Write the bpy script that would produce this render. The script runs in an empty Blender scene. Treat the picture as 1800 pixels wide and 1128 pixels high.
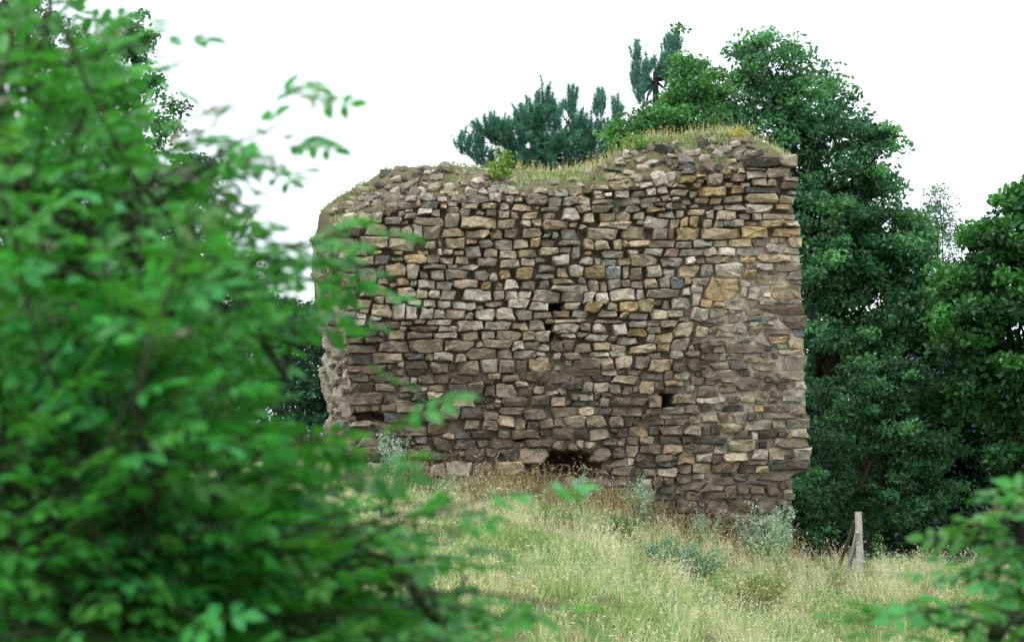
import bpy, math, random
import numpy as np
from mathutils import Vector

random.seed(7)
rng = np.random.default_rng(7)
scene = bpy.context.scene
C = bpy.context.collection

# ------------------------------------------------------------------ camera
F = 5200.0                      # focal length in photograph pixels (1800 wide)
PITCH = math.radians(6.0)
EYE = np.array([0.0, 0.0, 1.6])
cam_d = bpy.data.cameras.new("camera")
cam = bpy.data.objects.new("camera", cam_d)
C.objects.link(cam)
cam.location = EYE
cam.rotation_euler = (math.pi / 2 + PITCH, 0, 0)
cam_d.sensor_width = 36.0
cam_d.lens = 36.0 * F / 1800.0
cam_d.clip_end = 2000.0
cam_d.dof.use_dof = True
cam_d.dof.focus_distance = 41.0
cam_d.dof.aperture_fstop = 6.5
scene.camera = cam

# ------------------------------------------------------------------ sky, sun, exposure
SUN_EL, SUN_AZ = math.radians(60), math.radians(-40)   # azimuth: 0 = straight behind the camera, negative = left
w = bpy.data.worlds.new("World")
scene.world = w
w.use_nodes = True
nt = w.node_tree
nt.nodes.clear()
out = nt.nodes.new("ShaderNodeOutputWorld")
bg = nt.nodes.new("ShaderNodeBackground")
sky = nt.nodes.new("ShaderNodeTexSky")
sky.sky_type = 'NISHITA'
sky.sun_disc = False
sky.sun_elevation = SUN_EL
sky.sun_rotation = math.pi + SUN_AZ
sky.dust_density = 4.0
mx = nt.nodes.new("ShaderNodeMix")
mx.data_type = 'RGBA'
mx.inputs[0].default_value = 0.80                       # thin white overcast in front of the blue
mx.inputs[7].default_value = (8.3, 8.9, 9.7, 1)
nt.links.new(sky.outputs[0], mx.inputs[6])
nt.links.new(mx.outputs[2], bg.inputs[0])
bg.inputs[1].default_value = 0.125
nt.links.new(bg.outputs[0], out.inputs[0])

sd = bpy.data.lights.new("sun", 'SUN')
sd.energy = 1.5
sd.angle = math.radians(16)
sd.color = (1.0, 0.97, 0.93)
so = bpy.data.objects.new("sun", sd)
C.objects.link(so)
sun_from = Vector((math.sin(SUN_AZ) * math.cos(SUN_EL), -math.cos(SUN_AZ) * math.cos(SUN_EL), math.sin(SUN_EL)))
so.rotation_euler = (-sun_from).to_track_quat('-Z', 'Y').to_euler()
so.location = (0, 0, 30)

vs = scene.view_settings
vs.view_transform = 'Standard'
vs.look = 'None'
vs.gamma = 1.0
vs.exposure = 0.76
vs.use_curve_mapping = False

# ------------------------------------------------------------------ helpers
_f = np.array([0, math.cos(PITCH), math.sin(PITCH)])
_u = np.array([0, -math.sin(PITCH), math.cos(PITCH)])


def ray(u, v):
    u = np.asarray(u, float); v = np.asarray(v, float)
    return (_f + np.multiply.outer((u - 900.0) / F, np.array([1.0, 0, 0])) + np.multiply.outer((564.0 - v) / F, _u))


def px(u, v, Y):
    """the point at distance Y ahead that the photograph shows at pixel u, v"""
    d = ray(u, v)
    return EYE + d * (Y / d[..., 1:2] if d.ndim > 1 else Y / d[1])


def ppm(Y):
    return F / Y * math.cos(PITCH)


def smooth(a, b, x):
    t = np.clip((np.asarray(x, float) - a) / (b - a), 0, 1)
    return t * t * (3 - 2 * t)


def _hash(i):
    h = np.sin(i[..., 0] * 127.1 + i[..., 1] * 311.7 + i[..., 2] * 74.7) * 43758.5453
    return h - np.floor(h)


def vnoise(p):
    p = np.asarray(p, float)
    i = np.floor(p); f = p - i
    f = f * f * (3 - 2 * f)
    r = 0
    for dx in (0, 1):
        for dy in (0, 1):
            for dz in (0, 1):
                wgt = (f[..., 0] if dx else 1 - f[..., 0]) * (f[..., 1] if dy else 1 - f[..., 1]) * (f[..., 2] if dz else 1 - f[..., 2])
                r = r + wgt * _hash(i + np.array([dx, dy, dz]))
    return r


def fbm(p, o=3):
    p = np.asarray(p, float)
    return sum(vnoise(p * 2 ** k + 17.3 * k) * 0.5 ** k for k in range(o)) / sum(0.5 ** k for k in range(o))


def tag(o, label=None, cat=None, group=None, kind=None):
    if label: o["label"] = label
    if cat: o["category"] = cat
    if group: o["group"] = group
    if kind: o["kind"] = kind
    return o


def mesh_np(name, V, Fc, col=None, shade=False):
    """V (n,3); Fc (m,k) one polygon size"""
    V = np.asarray(V, np.float32); Fc = np.asarray(Fc, np.int32)
    me = bpy.data.meshes.new(name)
    me.vertices.add(len(V)); me.vertices.foreach_set("co", V.ravel())
    m, k = Fc.shape
    me.loops.add(m * k); me.loops.foreach_set("vertex_index", Fc.ravel())
    me.polygons.add(m)
    me.polygons.foreach_set("loop_start", np.arange(0, m * k, k, dtype=np.int32))
    me.polygons.foreach_set("loop_total", np.full(m, k, np.int32))
    if shade:
        me.polygons.foreach_set("use_smooth", np.ones(m, bool))
    else:
        me.polygons.foreach_set("use_smooth", np.zeros(m, bool))
    if col is not None:
        a = me.color_attributes.new("Col", 'FLOAT_COLOR', 'POINT')
        c = np.ones((len(V), 4), np.float32); c[:, :3] = col
        a.data.foreach_set("color", c.ravel())
    me.update(calc_edges=True)
    return me


def link(name, me, mat, parent=None):
    if mat is not None and not me.materials:
        me.materials.append(mat)
    o = bpy.data.objects.new(name, me)
    C.objects.link(o)
    if parent is not None:
        o.parent = parent
    return o


def empty(name, loc, rz=0):
    o = bpy.data.objects.new(name, None)
    o.empty_display_size = 0.2
    o.location = [float(x) for x in loc]
    o.rotation_euler = (0, 0, rz)
    C.objects.link(o)
    return o


class MB:
    """collects triangles/quads with colours"""
    def __init__(s): s.V = []; s.T = []; s.K = []; s.n = 0
    def add(s, V, T, col):
        V = np.asarray(V, float); T = np.asarray(T, int)
        s.V.append(V); s.T.append(T + s.n); s.n += len(V)
        c = np.asarray(col, float)
        if c.ndim == 1: c = np.tile(c, (len(V), 1))
        s.K.append(c)
    def mesh(s, name, shade=False, origin=None):
        V = np.concatenate(s.V)
        if origin is not None: V = V - np.asarray(origin)
        return mesh_np(name, V, np.concatenate(s.T), np.concatenate(s.K), shade)


def tube(pts, rad, n=7, wob=0.0):
    pts = np.asarray(pts, float); rad = np.asarray(rad, float)
    V = []; T = []
    up0 = np.array([0.31, 0.2, 0.93])
    for i, p in enumerate(pts):
        a = pts[max(i - 1, 0)]; b = pts[min(i + 1, len(pts) - 1)]
        t = (b - a) / (np.linalg.norm(b - a) + 1e-9)
        x = np.cross(t, up0)
        if np.linalg.norm(x) < 0.05: x = np.cross(t, [1, 0, 0])
        x /= np.linalg.norm(x); y = np.cross(t, x)
        for k in range(n):
            an = 2 * math.pi * k / n
            r = rad[i] * (1 + wob * (random.random() - 0.5))
            V.append(p + r * (math.cos(an) * x + math.sin(an) * y))
    for i in range(len(pts) - 1):
        for k in range(n):
            a = i * n + k; b = i * n + (k + 1) % n
            T += [(a, b, b + n), (a, b + n, a + n)]
    c0 = len(V); V.append(pts[0]); V.append(pts[-1])
    L = (len(pts) - 1) * n
    for k in range(n):
        T.append((c0, (k + 1) % n, k)); T.append((c0 + 1, L + k, L + (k + 1) % n))
    return np.array(V), np.array(T)


def curve_pts(a, b, sag=0.0, n=6, wob=0.0):
    a = np.asarray(a, float); b = np.asarray(b, float)
    t = np.linspace(0, 1, n)[:, None]
    p = a + (b - a) * t
    p[:, 2] += sag * np.sin(np.pi * t[:, 0])
    if wob:
        p[1:-1] += rng.normal(0, wob, (n - 2, 3))
    return p


def norm(a):
    return a / (np.linalg.norm(a, axis=-1, keepdims=True) + 1e-9)


def leaf_quads(P, L, W, col, updir=None, up=0.6, spread=0.9, fold=0.18):
    """one folded four-cornered leaf at each point"""
    n = len(P)
    nn = rng.normal(0, 1, (n, 3)) * spread + np.array([0, 0, up])
    if updir is not None: nn = nn + updir
    nn = norm(nn)
    t = norm(np.cross(nn, rng.normal(0, 1, (n, 3))))
    b = np.cross(nn, t)
    L = (np.broadcast_to(L, n) * rng.uniform(0.7, 1.25, n))[:, None]; W = (np.broadcast_to(W, n) * rng.uniform(0.75, 1.2, n))[:, None]
    base = P - t * L * 0.5
    mid = P - t * L * 0.02
    tip = P + t * L * 0.5 - nn * L * 0.08
    V = np.stack([base, mid + b * W * 0.5 + nn * W * fold, tip, mid - b * W * 0.5 + nn * W * fold], 1).reshape(-1, 3)
    T = np.arange(n * 4).reshape(n, 4)
    T = np.concatenate([T[:, [0, 1, 2]], T[:, [0, 2, 3]]])
    return V, T, np.repeat(col, 4, 0)


# ------------------------------------------------------------------ materials
def new_mat(name):
    m = bpy.data.materials.new(name); m.use_nodes = True
    n = m.node_tree; n.nodes.clear()
    o = n.nodes.new("ShaderNodeOutputMaterial")
    return m, n, o


def leaf_mat(name, trans=0.35, rough=0.45, spec=0.35, rand=0.0):
    m, n, o = new_mat(name)
    at = n.nodes.new("ShaderNodeAttribute"); at.attribute_name = "Col"
    colo = at.outputs[0]
    if rand:
        oi = n.nodes.new("ShaderNodeObjectInfo")
        hsv = n.nodes.new("ShaderNodeHueSaturation")
        mr = n.nodes.new("ShaderNodeMapRange"); mr.inputs[3].default_value = 1 - rand; mr.inputs[4].default_value = 1 + rand
        mh = n.nodes.new("ShaderNodeMapRange"); mh.inputs[3].default_value = 0.478; mh.inputs[4].default_value = 0.53
        n.links.new(oi.outputs["Random"], mr.inputs[0]); n.links.new(oi.outputs["Random"], mh.inputs[0])
        n.links.new(mr.outputs[0], hsv.inputs["Value"]); n.links.new(mh.outputs[0], hsv.inputs["Hue"])
        n.links.new(colo, hsv.inputs["Color"]); colo = hsv.outputs[0]
    p = n.nodes.new("ShaderNodeBsdfPrincipled")
    p.inputs["Roughness"].default_value = rough
    p.inputs["Specular IOR Level"].default_value = spec
    n.links.new(colo, p.inputs["Base Color"])
    tr = n.nodes.new("ShaderNodeBsdfTranslucent")
    ml = n.nodes.new("ShaderNodeMix"); ml.data_type = 'RGBA'; ml.blend_type = 'MULTIPLY'; ml.inputs[0].default_value = 1
    n.links.new(colo, ml.inputs[6]); ml.inputs[7].default_value = (1.5, 1.6, 0.7, 1)
    n.links.new(ml.outputs[2], tr.inputs[0])
    ms = n.nodes.new("ShaderNodeMixShader"); ms.inputs[0].default_value = trans
    n.links.new(p.outputs[0], ms.inputs[1]); n.links.new(tr.outputs[0], ms.inputs[2])
    n.links.new(ms.outputs[0], o.inputs[0])
    return m


def rock_mat(name, bump=0.5, scale=1.0, var=(0.62, 1.3), stain=True):
    m, n, o = new_mat(name)
    at = n.nodes.new("ShaderNodeAttribute"); at.attribute_name = "Col"
    g = n.nodes.new("ShaderNodeNewGeometry")
    def noise(s, det, r=0.6):
        t = n.nodes.new("ShaderNodeTexNoise"); t.inputs["Scale"].default_value = s * scale
        t.inputs["Detail"].default_value = det; t.inputs["Roughness"].default_value = r
        n.links.new(g.outputs["Position"], t.inputs["Vector"]); return t
    n1 = noise(9, 6, 0.68); n2 = noise(55, 6, 0.78); n3 = noise(4.5, 3)
    mr = n.nodes.new("ShaderNodeMapRange"); mr.inputs[1].default_value = 0.3; mr.inputs[2].default_value = 0.7
    mr.inputs[3].default_value, mr.inputs[4].default_value = var
    n.links.new(n1.outputs[0], mr.inputs[0])
    mr2 = n.nodes.new("ShaderNodeMapRange"); mr2.inputs[1].default_value = 0.3; mr2.inputs[2].default_value = 0.7
    mr2.inputs[3].default_value = 0.55; mr2.inputs[4].default_value = 1.4
    n.links.new(n2.outputs[0], mr2.inputs[0])
    mu = n.nodes.new("ShaderNodeMath"); mu.operation = 'MULTIPLY'
    n.links.new(mr.outputs[0], mu.inputs[0]); n.links.new(mr2.outputs[0], mu.inputs[1])
    vm = n.nodes.new("ShaderNodeVectorMath"); vm.operation = 'SCALE'
    n.links.new(at.outputs[0], vm.inputs[0]); n.links.new(mu.outputs[0], vm.inputs[3])
    colo = vm.outputs[0]
    if stain:
        # rusty iron stains and dark lichen blotches
        r1 = n.nodes.new("ShaderNodeMapRange"); r1.inputs[1].default_value = 0.58; r1.inputs[2].default_value = 0.72; r1.inputs[4].default_value = 0.5
        n.links.new(n3.outputs[0], r1.inputs[0])
        m1 = n.nodes.new("ShaderNodeMix"); m1.data_type = 'RGBA'; m1.blend_type = 'MULTIPLY'
        m1.inputs[7].default_value = (1.1, 0.86, 0.55, 1)
        n.links.new(r1.outputs[0], m1.inputs[0]); n.links.new(colo, m1.inputs[6]); colo = m1.outputs[2]
        mp = n.nodes.new("ShaderNodeMapping"); mp.inputs["Scale"].default_value = (1.5, 1.5, .55)
        n.links.new(g.outputs["Position"], mp.inputs[0])
        n5 = n.nodes.new("ShaderNodeTexNoise"); n5.inputs["Scale"].default_value = 1.3; n5.inputs["Detail"].default_value = 5; n5.inputs["Roughness"].default_value = .65
        n.links.new(mp.outputs[0], n5.inputs["Vector"])
        r5 = n.nodes.new("ShaderNodeMapRange"); r5.inputs[1].default_value = .48; r5.inputs[2].default_value = .68; r5.inputs[4].default_value = .45
        n.links.new(n5.outputs[0], r5.inputs[0])
        m5 = n.nodes.new("ShaderNodeMix"); m5.data_type = 'RGBA'; m5.blend_type = 'MULTIPLY'; m5.inputs[7].default_value = (.62, .58, .53, 1)
        n.links.new(r5.outputs[0], m5.inputs[0]); n.links.new(colo, m5.inputs[6]); colo = m5.outputs[2]
        n4 = noise(13, 4, 0.65)
        r2 = n.nodes.new("ShaderNodeMapRange"); r2.inputs[1].default_value = 0.54; r2.inputs[2].default_value = 0.64; r2.inputs[4].default_value = 0.6
        n.links.new(n4.outputs[0], r2.inputs[0])
        m2 = n.nodes.new("ShaderNodeMix"); m2.data_type = 'RGBA'; m2.blend_type = 'MULTIPLY'
        m2.inputs[7].default_value = (0.45, 0.45, 0.47, 1)
        n.links.new(r2.outputs[0], m2.inputs[0]); n.links.new(colo, m2.inputs[6]); colo = m2.outputs[2]
    p = n.nodes.new("ShaderNodeBsdfPrincipled")
    p.inputs["Roughness"].default_value = 0.92; p.inputs["Specular IOR Level"].default_value = 0.15
    n.links.new(colo, p.inputs["Base Color"])
    ad = n.nodes.new("ShaderNodeMath"); ad.operation = 'MULTIPLY_ADD'; ad.inputs[1].default_value = 0.6
    n.links.new(n2.outputs[0], ad.inputs[0]); n.links.new(n1.outputs[0], ad.inputs[2])
    bp = n.nodes.new("ShaderNodeBump"); bp.inputs["Strength"].default_value = bump; bp.inputs["Distance"].default_value = 0.04
    n.links.new(ad.outputs[0], bp.inputs["Height"]); n.links.new(bp.outputs[0], p.inputs["Normal"])
    n.links.new(p.outputs[0], o.inputs[0])
    return m


M_STONE = rock_mat("rubble stone", 1.0)
M_MORTAR = rock_mat("lime mortar", 0.9, 2.2, (0.7, 1.2), False)
M_SOIL = rock_mat("turf soil", 1.0, 2.0, (0.55, 1.4), False)
M_BARK = rock_mat("bark", 0.8, 3.0, (0.6, 1.3), False)
M_LEAF = leaf_mat("tree leaf", 0.3, 0.42, 0.4)
M_ELDER = leaf_mat("elder leaf", 0.38, 0.42, 0.28, 0.3)
M_GRASS = leaf_mat("grass blade", 0.35, 0.6, 0.2)
M_NEEDLE = leaf_mat("pine needle", 0.15, 0.5, 0.3)
M_WEED = leaf_mat("weed leaf", 0.25, 0.6, 0.2)

# ------------------------------------------------------------------ ground
_gx = np.array([-40, -9, -2.55, -1.55, 0.8, 2.35, 3.9, 7.2, 40.0])
_gz = np.array([4.6, 4.4, 4.18, 3.68, 3.33, 2.84, 2.42, 2.38, 2.2])


def ground(x, y, rough=True):
    x = np.asarray(x, float); y = np.asarray(y, float)
    b = (np.interp(x - 0.45, _gx, _gz) + np.interp(x, _gx, _gz) + np.interp(x + 0.45, _gx, _gz)) / 3
    k = 0.128
    front = b - k * np.clip(41.0 - y, 0, 28)
    back = b + 0.01 * np.clip(y - 41, 0, 8) - 0.03 * np.clip(y - 49, 0, 60)
    z = np.where(y < 41, front, back)
    near = smooth(26, 12, y)
    z = z * (1 - near) + near * 0.0
    if rough:
        q = np.stack([x * 0.55, y * 0.4, x * 0 + 3], -1)
        z = z + (vnoise(q) - 0.5) * 0.16 * (1 - near)
    return z


gxs = np.concatenate([np.linspace(-150, -14, 14), np.linspace(-13, 13, 131), np.linspace(14, 150, 14)])
gys = np.concatenate([np.linspace(-30, 20, 18), np.linspace(20.5, 50, 120), np.linspace(52, 400, 30)])
GX, GY = np.meshgrid(gxs, gys)
V = np.stack([GX, GY, ground(GX, GY)], -1).reshape(-1, 3)
nx = len(gxs)
I = (np.arange(len(gys) - 1)[:, None] * nx + np.arange(nx - 1)[None]).ravel()
T = np.stack([I, I + 1, I + 1 + nx, I + nx], 1)
patch = fbm(np.stack([V[:, 0] * 0.6, V[:, 1] * 0.45, V[:, 0] * 0], -1))[:, None]
gc = np.array([0.20, 0.18, 0.085]) * (1 - patch) + np.array([0.12, 0.17, 0.05]) * patch
tag(link("hillside_ground", mesh_np("hillside_ground", V, T, gc, True), M_SOIL), kind="structure")


def ghit(u, v, lo=20, hi=70):
    """where the view through pixel u, v meets the hillside"""
    Y = np.linspace(lo, hi, 800)
    d = ray(u, v)
    P = EYE + d[None] * (Y / d[1])[:, None]
    below = P[:, 2] <= ground(P[:, 0], P[:, 1])
    i = int(np.argmax(below)) if below.any() else len(Y) - 1
    return P[i]


# ------------------------------------------------------------------ ruined wall
WA = math.radians(12.0)
W0 = np.array([0.0, 40.2, 0.0])
ex = np.array([math.cos(WA), math.sin(WA), 0]); ey = np.array([-math.sin(WA), math.cos(WA), 0])


def to_wall(u, v, d=0.0):
    """pixel -> wall coordinates (along, height) on the plane lying d behind the face"""
    r = ray(u, v)
    den = r @ ey
    t = ((W0 + ey * d - EYE) @ ey) / den
    P = EYE + r * (t[..., None] if np.ndim(t) else t)
    return np.stack([(P - W0) @ ex, P[..., 2]], -1)


def from_wall(s, d, z):
    s = np.asarray(s, float); d = np.asarray(d, float)
    P = W0 + np.multiply.outer(s, ex) + np.multiply.outer(d, ey)
    P[..., 2] = z
    return P


wall = empty("ruined_wall", W0, WA)
tag(wall, "tall ruined rubble stone wall with crumbling grassy top standing on the hillside", "wall ruin")
wall.location.z = 0.0

# outline of the coursed face, in photograph pixels
TOPU = np.array([548, 575, 600, 650, 700, 760, 800, 900, 960, 1000, 1060, 1150, 1200, 1300, 1312, 1405, 1440])
TOPV = np.array([425, 410, 392, 372, 353, 345, 341, 336, 331, 327, 320, 316, 305, 296, 276, 272, 272])
LV = np.array([350, 400, 450, 560, 600, 760, 1010]); LU = np.array([592, 590, 597, 608, 613, 616, 616])
RV = np.array([260, 330, 420, 540, 640, 760, 815, 826, 832, 1010]); RU = np.array([1400, 1402, 1406, 1412, 1418, 1424, 1426, 1426, 1398, 1396])
HOLES = [(977, 538, 17, 9, .9), (966, 582, 9, 15, .9), (1175, 703, 13, 12, .9), (1000, 808, 44, 15, 1.0), (960, 824, 40, 12, .8), (1030, 824, 28, 14, .8), (652, 730, 26, 8, .4), (840, 805, 9, 12, .5),
         (915, 770, 8, 5, .4), (1090, 640, 7, 6, .4), (880, 560, 6, 5, .4), (1118, 600, 6, 8, .4), (745, 580, 10, 4, .3),
         (838, 648, 5, 8, .3), (1248, 335, 8, 6, .15), (1005, 425, 6, 6, .25)]


def face_depth(u, v):
    """how far the mortar lies behind the stone faces"""
    flush = smooth(1150, 1300, u) * smooth(385, 440, v) * (1 - 0.55 * smooth(700, 780, v))
    low = smooth(580, 640, v)
    d = 0.17 * (1 - low) + 0.085 * low
    d = d * (1 - flush) + 0.05 * flush
    for hu, hv, ru, rv, hd in HOLES:
        q = (np.abs((u - hu) / ru) ** 2.6 + np.abs((v - hv) / rv) ** 2.6) ** (1 / 2.6) + (vnoise(np.stack([u * .11, v * .16, u * 0 + hu], -1)) - .5) * .7
        d = np.maximum(d, hd * (1 - smooth(0.85, 1.25, q)))
    return d


# mortar core: front sheet
NU, NV = 230, 190
tt = np.linspace(0, 1, NV); ss = np.linspace(0, 1, NU)
vv = 260 + tt * (1010 - 260)
UU = np.interp(vv, LV, LU)[:, None] + 3 + (np.interp(vv, RV, RU) - np.interp(vv, LV, LU) - 7)[:, None] * ss[None]
VT = np.interp(UU, TOPU, TOPV)
VV = np.maximum(np.repeat(vv[:, None], NU, 1), VT + 2)
SZ = to_wall(UU, VV)
D = face_depth(UU, VV)
nz = np.stack([SZ[..., 0] * 14, SZ[..., 1] * 16, SZ[..., 0] * 0], -1)
D = D + (fbm(nz, 3) - 0.5) * (0.06 + 0.25 * D) - 0.004
Vf = np.stack([SZ[..., 0], D, SZ[..., 1]], -1)
rows = [Vf]
# returns: left broken end (flares back) and right end
KD = 40


def side(col, left):
    g = []
    for k in range(1, KD + 1):
        q = k / KD
        p = col.copy()
        p[:, 1] = col[:, 1] * (1 - q) + q * 1.55
        amp = 0.34 if left else 0.05
        nn = fbm(np.stack([p[:, 2] * 5, p[:, 1] * 5, p[:, 2] * 0 + (9 if left else 4)], -1), 5) - 0.5
        p[:, 0] = p[:, 0] + (-0.13 * min(1, q * 1.5) if left else 0) + nn * amp * min(1, q * 3)
        g.append(p)
    return g


Lc = side(Vf[:, 0], True); Rc = side(Vf[:, -1], False)
cols = [c for c in Lc[::-1]] + [Vf[:, j] for j in range(NU)] + Rc
G = np.stack(cols, 1)
nc = G.shape[1]
I = (np.arange(NV - 1)[:, None] * nc + np.arange(nc - 1)[None]).ravel()
T = np.stack([I, I + nc, I + 1 + nc, I + 1], 1)
# back sheet closes it
a = (np.arange(NV - 1)) * nc
T = np.concatenate([T, np.stack([a, a + nc - 1, a + 2 * nc - 1, a + nc], 1)])
cv = np.stack([G[..., 0], G[..., 1], G[..., 2]], -1).reshape(-1, 3)
zt = cv[:, 2:3]
mn = fbm(cv * 2.3, 3)[:, None]
upper = smooth(4.6, 5.7, zt)
mc = np.array([0.40, 0.345, 0.27]) * (0.6 + 0.8 * mn)
dk = np.array([0.15, 0.12, 0.085])
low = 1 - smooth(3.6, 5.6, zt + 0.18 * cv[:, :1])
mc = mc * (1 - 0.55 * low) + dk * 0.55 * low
# dry, earth filled joints away from the pointed right side and the broken end
uf = np.full(G.shape[:2], 1400.0); vf = np.full(G.shape[:2], 600.0)
uf[:, KD:KD + NU] = UU; vf[:, KD:KD + NU] = VV
fl = (smooth(1120, 1300, uf) * smooth(370, 440, vf)).reshape(-1, 1)
earth = np.array([.205, .165, .118]) * (.6 + .8 * mn)
mc = mc * 1.25 * fl + (earth * .8 + mc * .2) * (1 - fl)
core = link("mortar_core", mesh_np("mortar_core", cv, T, mc, False), M_MORTAR, wall)

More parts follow.
